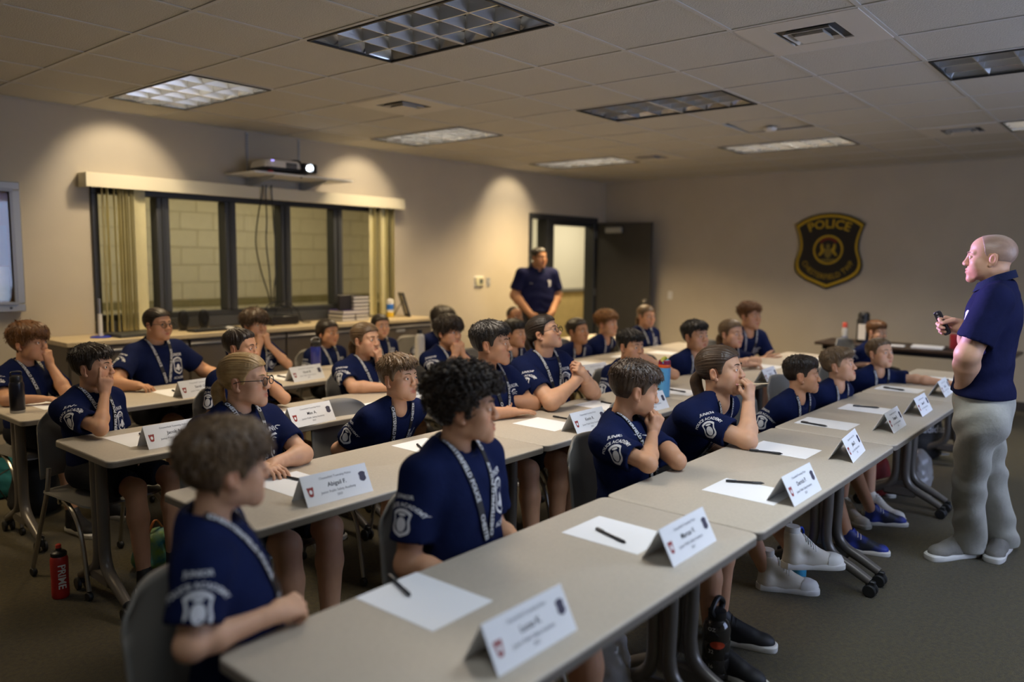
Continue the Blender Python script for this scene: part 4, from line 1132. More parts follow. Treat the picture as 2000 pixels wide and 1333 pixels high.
def project_print(name, vf, bvh, org, right, up, fwd, m, parent, base, lift=.0016):
    """lay flat graphics onto cloth along -fwd"""
    V, F = vf; out = []; ok = []
    for x, y in V:
        o = org+right*x+up*y+fwd*.12
        hit = bvh.ray_cast(Vector(o), Vector(-fwd), .30)
        if hit[0] is None: out.append((0, 0, 0)); ok.append(False)
        else: out.append(tuple(hit[0]+hit[1]*lift)); ok.append(True)
    F2 = []
    for f in F:
        if not all(ok[i] for i in f): continue
        P = np.array([out[i] for i in f]); 
        if np.ptp(P@fwd) > .05: continue
        a, b2, c = P[0], P[1], P[2]
        F2.append(f if np.cross(b2-a, c-a)@fwd > 0 else f[::-1])
    if not F2: return None
    o = obj(name, mesh_np(name, np.array(out)-base, F2, m, False), None, parent); o['kind'] = 'stuff'
    return o

# ------------------------------------------------------------------ arm with a five-fingered hand, one continuous skin
POSES = {'fist': ([(62, 88, 55)]*4, .9), 'relaxed': ([(18, 30, 18), (24, 34, 20), (28, 38, 22), (32, 40, 24)], .25), 'flat': ([(4, 8, 4), (3, 8, 4), (5, 9, 5), (8, 10, 6)], .05),
         'grip': ([(45, 62, 35), (52, 66, 38), (58, 68, 40), (62, 70, 42)], .65), 'point': ([(6, 12, 8), (62, 88, 50), (64, 88, 50), (66, 86, 50)], .8), 'cup': ([(38, 48, 28), (42, 50, 30), (46, 52, 30), (50, 54, 32)], .5)}
def rot_about(v, ax, deg):
    a = math.radians(deg); return v*math.cos(a)+np.cross(ax, v)*math.sin(a)+ax*(ax@v)*(1-math.cos(a))
def arm_mesh(S0, E, W, d, n, pose, right, sz, h, thick=1.0, hs=1.0):
    d = nrm(d); n = nrm(n-d*(n@d)); t = np.cross(d, n)*(1 if right else -1)
    hs = sz*hs; P = [S0, E, W]
    lo = np.min([S0, E, W, W+d*.2*hs], 0)-.10; hi = np.max([S0, E, W, W+d*.2*hs], 0)+.10
    G = SDF(lo, hi, h); q = thick*sz
    G.cone(S0, E, .047*q, .038*q); 
    fa = E+(W-E)*.28
    G.ell(E, (.037*q,)*3, .02)
    G.cone(E, fa, .036*q, .040*q, .02); G.cone(fa, W, .040*q, .0255*q, .02)
    G.cone(W-d*.02, W+d*.03*hs, .025*q, .024*q, .012)
    curls, fold = POSES[pose]
    offs = (.031, .0105, -.0100, -.0285); lens = (.070, .078, .072, .056); rads = (.0088, .0090, .0086, .0076)
    for k in range(4):
        kn = W+(d*(.083-.004*abs(k-1.2))+t*offs[k])*hs
        G.cone(W+(d*.012+t*offs[k]*.55)*hs, kn, .0135*hs, .0105*hs, .012)
    ax = np.cross(d, n)   # rotate d towards n
    for k in range(4):
        p = W+(d*(.083-.004*abs(k-1.2))+t*offs[k])*hs
        dd = nrm(d+t*offs[k]*3.0*(1-fold)); ang = 0
        for j in range(3):
            dd = rot_about(dd, ax, curls[k][j]); L = lens[k]*(.46, .30, .24)[j]*hs
            p2 = p+dd*L; r = rads[k]*(1, .92, .84)[j]*hs
            G.cone(p, p2, r, r*.92, .0035 if j else .005); p = p2
    b0 = W+(d*.022+t*.022)*hs
    d1 = nrm(d*(.62)+t*(.75-.5*fold)+n*(.25+.45*fold)); p1 = b0+d1*.038*hs; G.cone(b0, p1, .0145*hs, .0115*hs, .010)
    d2 = nrm(d*(.85)+t*(.35-.9*fold)+n*(.15+.45*fold)); p2 = p1+d2*.030*hs; G.cone(p1, p2, .0108*hs, .0098*hs, .004)
    d3 = nrm(d2+d*.1-t*.35*fold); p3 = p2+d3*.022*hs; G.cone(p2, p3, .0096*hs, .0080*hs, .003)
    return G.mesh()

# ------------------------------------------------------------------ shoes
def shoe_meshes(high):
    S = SDF((-.06, -.06, -.01), (.06, .27, .20), .005)
    S.cone((0, .0, .045), (0, .0 if not high else -.004, .13 if not high else .165), .040, .038); S.ell((0, .10, .035), (.040, .135, .040), .03); S.ell((0, .185, .035), (.044, .055, .034), .02)
    S.cone((0, .03, .10 if not high else .13), (0, .13, .06), .034, .030, .03)
    S.cone((0, 0, .10 if not high else .135), (0, -.004, .22), .029, .032, .004, 's')
    S.op(lambda x, y, z: np.maximum(z-.016, -9)+0*x+0*y, (-.1, -.1, -.1), (.1, .3, .016), 0, 's')
    V, F = S.mesh()
    b = B(); pts = [(.036, -.03), (.040, .02), (.036, .09), (.046, .17), (.044, .215), (.030, .245), (0, .252), (-.030, .245), (-.042, .21), (-.044, .17), (-.037, .09), (-.040, .02), (-.036, -.03), (0, -.050)]
    q = bez(pts+[pts[0]], 3)[:-1]
    b.loft([[(x*.96, y, 0) for x, y in q], [(x*1.04, y*1.01, .005) for x, y in q], [(x*1.04, y*1.01, .024) for x, y in q], [(x*.92, y*.985, .031) for x, y in q]])
    l = B(); n = 6 if not high else 9
    for k in range(n):
        y = .050+k*.108/n; z = (.126 if not high else .158)-(.075 if not high else .105)*k/n
        l.tube(bez([(-.030, y-.012, z-.022), (-.014, y, z+.001), (.014, y+.006, z+.001), (.030, y+.006, z-.022)], 3), .0032, 5)
        if high: l.tube(bez([(.030, y-.012, z-.022), (.012, y-.002, z+.003), (-.012, y+.006, z+.003), (-.030, y+.008, z-.022)], 3), .0030, 5)
    c = B(); c.loft([[(x*w, .178+.064*y*w+.004, z) for x, y in [(.045*math.cos(t), math.sin(t)) for t in np.linspace(-.35, math.pi+.35, 13)]] for z, w in ((.026, 1.05), (.042, 1.05), (.060, .90), (.070, .58), (.074, .2))])
    k = finish(B().lathe([(.036, .10), (.037, .15), (.035, .20), (.034, .205)], 16, c=(0, -.003, 0)), 'sock', M_WHITE, True)
    return mesh_np('shoe', V, F, M_SHORTS), finish(b, 'sole', M_WHITE, True), finish(l, 'laces', M_WHITE, True), finish(c, 'toe_cap', M_WHITE, True), k
SHOES = {h: shoe_meshes(h) for h in (False, True)}
SHOEC = {'black': mat('shoe_black', (.012, .012, .014), .6), 'white': mat('shoe_cream', (.74, .68, .56), .7, noise=.08), 'blue': mat('shoe_blue', (.012, .035, .34), .55, color2=(.008, .010, .02), nscale=9),
         'grey': mat('shoe_grey', (.20, .185, .155), .75, noise=.1, bump=.3), 'red': mat('shoe_red', (.20, .012, .012), .6)}
SOLEC = {'white': mat('sole_white', (.70, .68, .62), .6), 'black': mat('sole_black', (.02, .02, .02), .6)}

def ring_tube(c, a1, a2, r1, r2, tr, n=24):
    t = np.linspace(0, 2*math.pi, n+1)
    return B().tube([c+a1*r1*math.cos(a)+a2*r2*math.sin(a) for a in t], tr, 6)

PEOPLE = {}
def person(key, who, px, headY, psi, body, pitch=4, roll=0, kind='child', size=1.0, girth=1.0, hair=('short', 'brown'), skin='fair', fine=0,
           right=None, left=None, lean=None, glasses=False, beard=None, lanyard=True, prints=True, shoes='black', sole='white', feet=None, chairless=False,
           standing=False, hscale=1.0, gaze=0, seat_z=.45, hair_rot=0):
    """right / left: None (hand in lap) or dict(e=(u,v,kind,value), w=(...), d=, n=, pose=) given as sight lines"""
    Hc = aty(px[0], px[1], headY)
    beta = math.atan2(Hc[1], Hc[0])
    yaw = beta+math.pi+math.radians(psi); byaw = beta+math.pi+math.radians(body)
    hs = size*hscale
    # head frame
    f0 = np.array([math.cos(yaw), math.sin(yaw), 0]); p = math.radians(pitch)
    hf = f0*math.cos(p)+np.array([0, 0, math.sin(p)]); hu = -f0*math.sin(p)+np.array([0, 0, math.cos(p)]); hr = np.cross(hf, hu)
    rl = math.radians(roll); hr, hu = hr*math.cos(rl)+hu*math.sin(rl), -hr*math.sin(rl)+hu*math.cos(rl)
    Hm = np.array([hr, hf, hu])                       # rows
    F = np.array([math.cos(byaw), math.sin(byaw), 0]); Rt = np.array([F[1], -F[0], 0.0]); Z = np.array([0, 0, 1.0])
    Hc = Hc-hu*.012*hs
    piv = Hc+(-.025*hf-.07*hu)*hs
    Sc = piv-Z*(.104*size)-F*(.022*size)              # shoulder centre
    hip_z = .535 if not standing else standing
    tl = (.40 if kind == 'child' else .44)*size
    dz = Sc[2]-hip_z
    hor = math.sqrt(max(tl*tl-dz*dz, 0)) if lean is None else lean
    if lean is None and hor < .24: hor = -.045 if not standing else .02
    Pc = np.array([Sc[0]-F[0]*hor, Sc[1]-F[1]*hor, hip_z])
    U = nrm(Sc-Pc); Ft = nrm(F-U*(F@U)); fr = np.array([Rt, Ft, U])
    base = np.array([Pc[0], Pc[1], 0.0])
    sw = (.170 if kind == 'child' else .192 if kind in ('teen', 'full') else .202)*size*(1+.35*(girth-1))
    hvox = {2: .0042, 1: .0056, 0: .0075}[fine]; cvox = {2: .0085, 1: .0105, 0: .0135}[fine]
    parts = []; lipA = []; blA = []
    # head, with the neck bending towards the shoulders
    V, Fh, lip, bl = get_head(kind, fine)
    Vh = Hc+(V*hs)@Hm
    nb = Sc+U*.060*size+Ft*.012*size
    neckfr = np.array([Rt, Ft, U]); q = V.copy(); q[:, 2] += .155; q[:, 1] += .040
    Vt = nb-U*.02*size+(q*hs)@neckfr
    if beard:       # short reddish stubble round mouth and chin
        q = np.clip((-.048-V[:, 2])/.012, 0, 1)*np.clip((V[:, 1]-.025)/.02, 0, 1)*np.clip((V[:, 2]+.125)/.015, 0, 1)
        lip = np.maximum(lip, .55*q*(.75+.25*np.sin(V[:, 0]*900)*np.sin(V[:, 2]*700)))
    w = np.clip((-.085-V[:, 2])/.10, 0, 1); w = (w*w*(3-2*w))[:, None]; w = w*(V[:, 1] < .05)[:, None]
    parts.append((Vh*(1-w)+Vt*w, Fh)); lipA.append(lip); blA.append(bl)
    # arms
    arms = {}; 
    for side, spec in (('r', right), ('l', left)):
        sg = 1 if side == 'r' else -1
        Sh = Sc+Rt*sg*sw*.90-U*.036*size
        ua, fl = (.245 if kind == 'child' else .285)*size, (.215 if kind == 'child' else .25)*size
        if spec is None:
            if standing: E = Sh-Z*ua*.98+Rt*sg*.05-F*.02; Wt = E-Z*fl*.96+F*.10
            else:
                E = Sh-U*ua*.92+Rt*sg*.045-F*.03; E[2] = max(E[2], .585)
                Wt = E+F*fl*.9-Rt*sg*.07; Wt[2] = min(max(E[2]-.03, .60), .655)
            d = nrm(Wt-E); n = -Z*.8-Rt*sg*.2; pose = 'relaxed'
        else:
            def pt(s):
                if s is None: return None
                if len(s) == 3 and s[2] == 'h': return None
                u, v, kd, val = s
                if kd == 'z': return atz(u, v, val)
                if kd == 'y': return aty(u, v, val)
                if kd == 'd': return CO+sight(u, v)*(depth(Hc)+val)     # depth relative to the head
                if kd == 't': q_ = Sc+Rt*u+F*v; q_[2] = val; return q_
                if kd == 's': return Sc+Rt*u+F*v+Z*val
                if kd == 'H': return Hc+(np.array([u, v, val])*hs)@Hm
            E, Wt = pt(spec['e']), pt(spec['w'])
            if spec.get('reach', True):
                v = E-Sh; L = np.linalg.norm(v)
                if L > ua*1.12: Sh = Sh+v*(1-ua*1.12/L)*.35
            on_table = spec['e'][2] in ('z', 't')
            for _ in range(12):      # keep both arm bones at a natural length
                v = E-Sh; L = np.linalg.norm(v)
                if L > ua*1.16: E = Sh+v*(ua*1.16/L)
                v = Wt-E; L = np.linalg.norm(v)
                if L > fl*1.16:
                    if spec['w'][2] == 'z' or spec['w'][2] == 't': Wt = E+v*(fl*1.16/L)
                    else: E = Wt-v*(fl*1.16/L)
                if on_table: E[2] = max(E[2], spec['e'][3])
            d = nrm(Wt-E)
            if 'd' in spec: d = nrm(spec['d'][0]*Rt+spec['d'][1]*F+spec['d'][2]*Z)
            n = spec.get('n', (0, 0, -1)); n = n[0]*Rt+n[1]*F+n[2]*Z
            pose = spec.get('pose', 'relaxed')
        th = {'child': .92, 'teen': 1.02, 'full': 1.22, 'man': 1.30}[kind]*(1+.5*(girth-1))
        arms[side] = (Sh, E, Wt, th)
        Va, Fa = arm_mesh(Sh, E, Wt, d, n, pose, side == 'r', size*(.92 if kind == 'child' else 1.0), hvox, th, hs=1.0 if kind != 'man' else 1.12)
        parts.append((Va, Fa)); lipA.append(np.zeros(len(Va))); blA.append(np.zeros(len(Va)))
        arms[side+'h'] = (Wt, d, n)
    # hidden trunk + legs
    hipw = .085*size*(1+.4*(girth-1))
    legs = []
    if standing:
        spread = .11 if kind == 'man' else .09
        ft = feet
        for k, sg in enumerate((1, -1)):
            A = np.array([*ft[k][:2], .085]); Kn = (Pc+Rt*sg*hipw+A)/2+F*.025+Z*.01; Kn[2] = .50*size
            legs.append((Pc+Rt*sg*hipw*.95, Kn, A, ft[k][2] if len(ft[k]) > 2 else byaw))
    else:
        for k, sg in enumerate((1, -1)):
            Hp = Pc+Rt*sg*hipw; Kn = Hp+F*.385*size+Rt*sg*.035; Kn[2] = .505
            if feet is not None and feet[k] is not None: A = np.array([*feet[k][:2], feet[k][3] if len(feet[k]) > 3 else .085]); fy = feet[k][2]
            else: A = Kn+F*(.02+.05*sg*(.5 if key[-1] in '135' else -.5)); A[2] = .085; fy = byaw-sg*.2
            Kn = Kn*.75+(np.array([A[0], A[1], Kn[2]]))*.25; Kn[2] = .505
            legs.append((Hp, Kn, A, fy))
    lv = .012
    lo = np.min([np.min(l[:3], 0) for l in legs]+[Sc, Pc], 0)-.16; hi = np.max([np.max(l[:3], 0) for l in legs]+[Sc, Pc], 0)+.16; lo[2] = max(lo[2], .02)
    G = SDF(lo, hi, lv)
    G.cone(Pc, Sc-U*.06, .085*size*girth, .075*size, .03)
    G.cone(Sc-U*.06, nb-U*.03, .06*size, .042*size, .03)
    for sg, sd in ((1, 'r'), (-1, 'l')): G.cone(Sc-U*.02, arms[sd][0], .045*size, .040*size, .03)
    lth = {'child': .92, 'teen': 1.05, 'full': 1.25, 'man': 1.25}[kind]
    for Hp, Kn, A, fy in legs:
        G.cone(Hp, Kn, .068*lth, .052*lth, .03); m_ = Kn+(A-Kn)*.33
        G.cone(Kn, m_, .050*lth, .052*lth, .02); G.cone(m_, A, .052*lth, .033*lth, .02)
    Vl, Fl = G.mesh(); parts.append((Vl, Fl)); lipA.append(np.zeros(len(Vl))); blA.append(np.zeros(len(Vl)))
    o = 0; FV = []; FF = []
    for v, f in parts: FV.append(v); FF.append(f+o); o += len(v)
    me = mesh_np('person', np.concatenate(FV)-base, np.concatenate(FF), SKIN[skin])
    for nm, arr in (('lip', lipA), ('blush', blA)):
        at_ = me.attributes.new(nm, 'FLOAT', 'POINT'); at_.data.foreach_set('value', np.concatenate(arr).astype(np.float32))
    root = bpy.data.objects.new('person', me); COL.objects.link(root); root.location = base
    tag(root, who[0].upper()+who[1:]+('' if standing else ', seated in navy t-shirt'), 'person')
    # eyes, brows, hair
    hm = look_m(Hc-base, hr*hs, hf*hs, hu*hs)
    for s in (1, -1):
        e = inst('eye', EYE, root); e.matrix_local = hm @ Matrix.Translation((s*.0315, .0775, .0010)) @ Matrix.Rotation(math.radians(gaze), 4, 'Z')
        b = inst('eyebrow', BROW[s], root, m=HAIRC[hair[1]]); b.matrix_local = hm @ (Matrix.Identity(4))
    ho = inst('hair', get_hair(hair[0], 1 if fine else 0), root, m=HAIRC[hair[1]]); ho.matrix_local = hm @ Matrix.Rotation(math.radians(hair_rot), 4, 'Z')
    if glasses:
        g = inst('glasses', GLASSES, root); g.matrix_local = hm; inst('lens', LENS, g)
    # shirt
    polo = kind == 'man'
    G = SDF(np.min([Pc, Sc, arms['r'][0], arms['l'][0], arms['r'][1], arms['l'][1]], 0)-.20, np.max([Pc, Sc, arms['r'][0], arms['l'][0], arms['r'][1], arms['l'][1]], 0)+.17, cvox)
    g = girth
    G.ell(Sc-U*.105*size+Ft*.004, (sw*.95*(.8+.2*g), .116*size*(.7+.3*g), .170*size), .0, fr=fr)
    G.ell(Pc+(Sc-Pc)*.38+Ft*.012*size*g, (sw*.84*g, .112*size*g, .21*size), .06, fr=fr)
    G.ell(Pc+U*.03, (sw*.90*g, .125*size*g, .13*size), .06, fr=fr)
    for sg, sd in ((1, 'r'), (-1, 'l')):
        G.cone(Sc+Rt*sg*.035*size+U*.038*size-Ft*.012*size, Sc+Rt*sg*sw*.86-U*.026*size, .053*size, .052*size, .05)
        Sh, E, Wt, th = arms[sd]; D_ = nrm(E-Sh); Ls = np.linalg.norm(E-Sh)*(.74 if polo else .70)
        end = Sh+D_*Ls; r0, r1 = .064*size*(.5+.5*th), .069*size*(.42+.58*th)
        G.cone(Sh-D_*.02, end+D_*.06, r0, r1, .035, cut=[(end, D_)])
    cut_lo = Pc-U*(.10 if not standing else -.040)
    V0 = None
    # folds: shallow diagonal and horizontal creases
    x, y, z = np.meshgrid(*G.ax, indexing='ij'); Pn = np.stack([x, y, z], -1).reshape(-1, 3)
    loc = (Pn-Pc)@fr.T
    amp = .0052*np.clip(1.25-loc[:, 2]/(.36*size), .35, 1.1)
    fold = np.sin(loc[:, 2]*62+np.abs(loc[:, 0])*38+2.2*np.sin(loc[:, 0]*17+sum(map(ord, key)) % 7)+1.5*np.sin(loc[:, 1]*22))
    G.D += (amp*fold*.55+.0045*vnoise(loc+sum(map(ord, key)) % 13, 15, 2)).reshape(G.D.shape).astype(np.float32)
    # neck opening and sleeve mouths
    nr = .0605*hs*{'child': .90, 'teen': .98, 'man': 1.16, 'full': 1.12}[kind]
    nk = nb-U*.012*size+Ft*.006*size
    G.cone(nk-U*.06, nk+U*.12, nr-.002, nr+.014, .006, 's', cut=[(nk-U*.004, -nrm(U+Ft*.45))])
    for sd in 'rl':
        Sh, E, Wt, th = arms[sd]; D_ = nrm(E-Sh); Ls = np.linalg.norm(E-Sh)*(.74 if polo else .70); end = Sh+D_*Ls
        G.cone(end-D_*.025, end+D_*.05, .047*size*th, .058*size*th, .004, 's')
    G.op(lambda x, y, z: (x-cut_lo[0])*U[0]+(y-cut_lo[1])*U[1]+(z-cut_lo[2])*U[2], G.lo, cut_lo+np.array([.4, .4, .05]), .01, 's', m=0)
    Vs, Fs = G.mesh()
    sh = obj('polo_shirt' if polo else 't_shirt', mesh_np('t_shirt', Vs-base, Fs, M_POLO if polo else M_SHIRT), None, root)
    bvh = BVHTree.FromPolygons(Vs.tolist(), Fs.tolist())
    a2 = nrm(Ft-U*.42)
    if polo:
        cb = B(); n = 28; rings = []
        for rr, zz in ((nr+.004, .004), (nr+.003, .042), (nr+.012, .046), (nr+.028, .006), (nr+.022, .006), (nr+.006, .036)):
            rings.append([tuple(nk+(Rt*math.cos(a)+a2*math.sin(a))*rr+U*(zz-.015*max(0, math.sin(a)))-base) for a in [math.radians(105+330*k/n) for k in range(n+1)]])
        cb.loft(rings, caps=False, closed=False); obj('collar', cb, M_COLLAR, sh)
    else:
        obj('collar', B().tube([tuple(nk+Rt*(nr+.006)*math.cos(a)+a2*(nr+.010)*math.sin(a)+U*(.000-.009*math.sin(a))*size-base) for a in np.linspace(0, 2*math.pi, 29)], .0100, 8, flat=.75, up=tuple(U)), M_COLLAR, sh)
    right_v = -Rt      # viewer's right when facing the chest
    if prints:
        ch = Sc-U*.135*size-Rt*sw*.40
        cf = nrm(Ft-Rt*.25)
        pr = nrm(right_v-cf*(right_v@cf))
        project_print('chest_print', (CHEST[0]*(1.05 if kind == 'child' else 1.2), CHEST[1]), bvh, ch, pr, np.cross(cf, pr)*1.0, cf, M_PRINT, sh, base)
        for sd, sg in (('r', 1), ('l', -1)):
            if sd == 'l' and not (psi < 20): continue
            Sh, E, Wt, th = arms[sd]; D_ = nrm(E-Sh); out = nrm(Rt*sg+F*.18+Z*.1); out = nrm(out-D_*(out@D_))
            upv = nrm(-D_*.45+Z*.9); upv = nrm(upv-out*(upv@out)); rv = nrm(np.cross(upv, out))
            project_print('sleeve_print', (SLEEVE[0]*1.22, SLEEVE[1]), bvh, Sh+D_*np.linalg.norm(E-Sh)*.43, rv, upv, out, M_PRINT, sh, base)
    elif polo:
        pr = nrm(right_v); 
        project_print('chest_print', (np.array(fan(badge_pts(.07, .085))[0]), fan(badge_pts(.07, .085))[1]), bvh, Sc-U*.12*size-Rt*sw*.48, pr, np.cross(Ft, pr), Ft, M_PRINT, sh, base)
        project_print('name_print', NAMEP, bvh, Sc-U*.12*size+Rt*sw*.48, pr, np.cross(Ft, pr), Ft, M_PRINT, sh, base)
    # lanyard
    if lanyard:
        lany = B(); letters = []
        for sg in (1, -1):
            pts = []
            for t in np.linspace(0, 1, 16):
                lat = (1-t)**1.1*(nr+.014)+.010*t; hgt = .050*size-t*.305*size
                dirv = nrm(Ft*(.25+1.0*min(1, t*3))+U*(1-min(1, t*3))*1.1)
                o = Sc+U*hgt+Rt*sg*lat+Ft*.01+dirv*.16
                hit = bvh.ray_cast(Vector(o), Vector(-dirv), .34)
                if hit[0] is not None: pts.append((np.array(hit[0])+np.array(hit[1])*.0035, np.array(hit[1])))
            if len(pts) < 6: continue
            C = np.array([p[0] for p in pts]); N = np.array([p[1] for p in pts])
            for _ in range(2):
                C[1:-1] = (C[:-2]+2*C[1:-1]+C[2:])/4+N[1:-1]*.0006; N[1:-1] = N[:-2]+N[1:-1]+N[2:]; N /= np.linalg.norm(N, axis=1)[:, None]
            T = np.gradient(C, axis=0); T /= np.linalg.norm(T, axis=1)[:, None]; Sd = np.cross(T, N); Sd /= np.linalg.norm(Sd, axis=1)[:, None]; N = np.cross(Sd, T)
            hw = .0110
            lany.loft([[tuple(C[k]-Sd[k]*hw-base), tuple(C[k]+Sd[k]*hw-base), tuple(C[k]+Sd[k]*hw+N[k]*.0016-base), tuple(C[k]-Sd[k]*hw+N[k]*.0016-base)] for k in range(len(C))])
            s = np.concatenate([[0], np.cumsum(np.linalg.norm(np.diff(C, axis=0), axis=1))])
            tv, tf = text_geo('CHESTERFIELD POLICE', .0225, .022, 'LEFT')
            tot = s[-1]; u = (tv[:, 0]+.006); 
            # read downwards on the wearer's right strap, upwards on the left strap
            flip = sg < 0
            for rep in range(2):
                uu = u+rep*.27
                su = (tot-uu) if flip else uu
                okv = (su > 0) & (su < tot)
                side = (tv[:, 1]-.0078)*(-1 if flip else 1)
                Cx = np.stack([np.interp(su, s, C[:, k]) for k in range(3)], 1); Sx = np.stack([np.interp(su, s, Sd[:, k]) for k in range(3)], 1); Nx = np.stack([np.interp(su, s, N[:, k]) for k in range(3)], 1)
                Pv = Cx-Sx*side[:, None]+Nx*.0026
                fk = [f for f in tf if all(okv[i] for i in f)]
                if fk: letters.append((Pv-base, fk))
        if lany.v:
            lo_ = obj('lanyard', lany, M_LANY, root, True)
            if letters:
                vv, ff = [], []; oo = 0
                for v, f in letters: vv.append(v); ff += [tuple(i+oo for i in q) for q in f]; oo += len(v)
                lt = obj('lettering', mesh_np('lettering', np.vstack(vv), ff, M_PRINT, False), None, lo_); lt['kind'] = 'stuff'
    # shorts or trousers
    lo = np.min([np.min(l[:3], 0) for l in legs]+[Pc], 0)-.18; hi = np.max([np.max(l[:3], 0) for l in legs]+[Pc], 0)+.18; lo[2] = max(lo[2], .02); hi[2] = Pc[2]+.16
    G = SDF(lo, hi, .0125 if not standing else .009)
    if standing:
        G.ell(Pc+U*.02, (sw*.83*g, .112*size*g, .11), 0, fr=fr)
        G.ell(Pc-Z*.07-F*.012, (sw*.84*g, .112*size*g, .13), .06, fr=fr)
        for Hp, Kn, A, fy in legs:
            G.cone(Hp-Z*.06, Kn, .096*size, .077*size, .05); G.cone(Kn, A-Z*.045, .077*size, .080*size, .03)
        G.D += (.0055*np.sin((G.ax[2][None, None, :]*42+G.ax[0][:, None, None]*18+1.4*np.sin(G.ax[2][None, None, :]*13+G.ax[1][None, :, None]*20)))).astype(np.float32)
        wz = Pc+U*.085
        G.op(lambda x, y, z: -((x-wz[0])*U[0]+(y-wz[1])*U[1]+(z-wz[2])*U[2]), wz-np.array([.5, .5, .1]), G.ax[0][-1]+np.array([9, 9, 9.]), .01, 's', m=0)
        nm, mm = 'trousers', (M_KHAKI if key == 'INS' else M_DKPANT)
    else:
        G.ell(Pc, (sw*.95*g, .120*size*g, .11), 0, fr=np.array([Rt, F, Z]))
        for Hp, Kn, A, fy in legs:
            v = nrm(Kn-Hp); e = Hp+(Kn-Hp)*.86
            G.cone(Hp, Hp+(Kn-Hp)*1.1, .082*lth, .074*lth, .04, cut=[(e, v)])
        nm, mm = 'shorts', M_SHORTS
    G.op(lambda x, y, z: (seat_z+.012-z)*-1+0*x+0*y if not standing else z-.03+0*x+0*y, lo, np.array([hi[0], hi[1], seat_z+.012 if not standing else .03]), 0, 's', m=0)
    Vp, Fp = G.mesh(); obj(nm, mesh_np(nm, Vp-base, Fp, mm), None, root)
    # shoes
    for Hp, Kn, A, fy in legs:
        SH = SHOES[shoes == 'white']; s = inst('shoe', SH[0], root, (A[0]-base[0], A[1]-base[1], A[2]-.085), (0, 0, fy-math.pi/2), (size*.93 if kind != 'man' else 1.12,)*3, SHOEC[shoes])
        inst('sole', SH[1], s, m=SOLEC[sole]); inst('laces', SH[2], s, m=SOLEC['white'] if shoes != 'black' else SOLEC['black'])
        if shoes == 'white': inst('toe_cap', SH[3], s, m=SOLEC['white']); inst('sock', SH[4], s, m=SOLEC['white'])
    PEOPLE[key] = dict(root=root, who=who, Hc=Hc, Sc=Sc, Pc=Pc, F=F, Rt=Rt, byaw=byaw, arms=arms, size=size)
    if not standing and not chairless:
        ca = -math.pi/2+.4*((byaw+math.pi/2+math.pi) % (2*math.pi)-math.pi)
        chair(Pc[0]+math.cos(ca)*.05, Pc[1]+math.sin(ca)*.05, ca, 'grey shell chair under '+who)
    return root
# ================================================================== the people
def T_(u, v, z=.772): return (u, v, 'z', z)
FACE_N = (-.15, -1, .1)
person('P1', 'brown-haired boy nearest the camera', (441, 905), 1.66, 108, 82, 0, kind='child', size=.93, hair=('fringe', 'light'), skin='fair', fine=2, lanyard=True,
       right=dict(e=T_(372, 1262, .775), w=T_(535, 1200, .780), n=(-.6, 0, -.8), pose='grip'), lean=-.08)
person('P2', 'teenage boy with big dark curly hair', (908, 791), 1.66, 84, 50, 3, kind='teen', size=.95, hair=('curly', 'dark'), skin='light', fine=2)
person('P3', 'boy resting both fists against his mouth', (1241, 757), 1.70, 106, 66, -10, kind='child', size=1.0, hair=('short', 'brown'), skin='light', fine=2,
       right=dict(e=T_(1262, 935), w=(.045, .100, 'H', -.165), d=(-.15, .25, 1), n=(-.5, -1, .1), pose='fist'),
       left=dict(e=T_(1328, 905), w=(-.030, .115, 'H', -.160), d=(.15, .15, 1), n=(.3, -1, .1), pose='fist'))
person('P4', 'ponytailed girl holding a pencil to her mouth', (1407, 720), 1.66, 72, 64, 10, kind='teen', size=1.05, hair=('pony', 'brown'), skin='fair', fine=2,
       right=dict(e=T_(1460, 862), w=(.022, .118, 'H', -.150), d=(-.05, .05, 1), n=(-.1, -1, 0), pose='fist'),
       shoes='white', feet=((*atz(1496, 1150, 0)[:2], -1.1), (*aty(1546, 1098, 1.25)[:2], -.86, .085+max(.02, aty(1546, 1108, 1.25)[2]))))
person('P5', 'boy with slicked dark hair in profile', (1566, 730), 1.58, 93, 60, 4, kind='child', size=.92, hair=('fade', 'dark'), skin='light', fine=2, shoes='blue', lean=.16, feet=((*atz(1655, 1075, 0)[:2], -1.25), (*atz(1700, 1024, 0)[:2], -1.0)))
person('P6', 'sandy-haired boy looking upward', (1638, 711), 1.57, 75, 58, 12, kind='child', size=.93, hair=('short', 'sandy'), skin='fair', fine=1, shoes='white', lean=.18)
person('P7', 'child reaching one arm along the table', (1718, 688), 1.55, 48, 45, 10, kind='child', size=.92, hair=('crop', 'light'), skin='fair', fine=1, lean=.18,
       left=dict(e=(-.24, .14, 't', .772), w=(-.33, .34, 't', .766), n=(0, 0, -1), pose='flat'))
person('P8', 'short-haired boy beside the dark table', (1712, 648), 2.16, 55, 50, 0, kind='child', size=.95, hair=('fade', 'auburn'), skin='fair', fine=0, lean=.1)

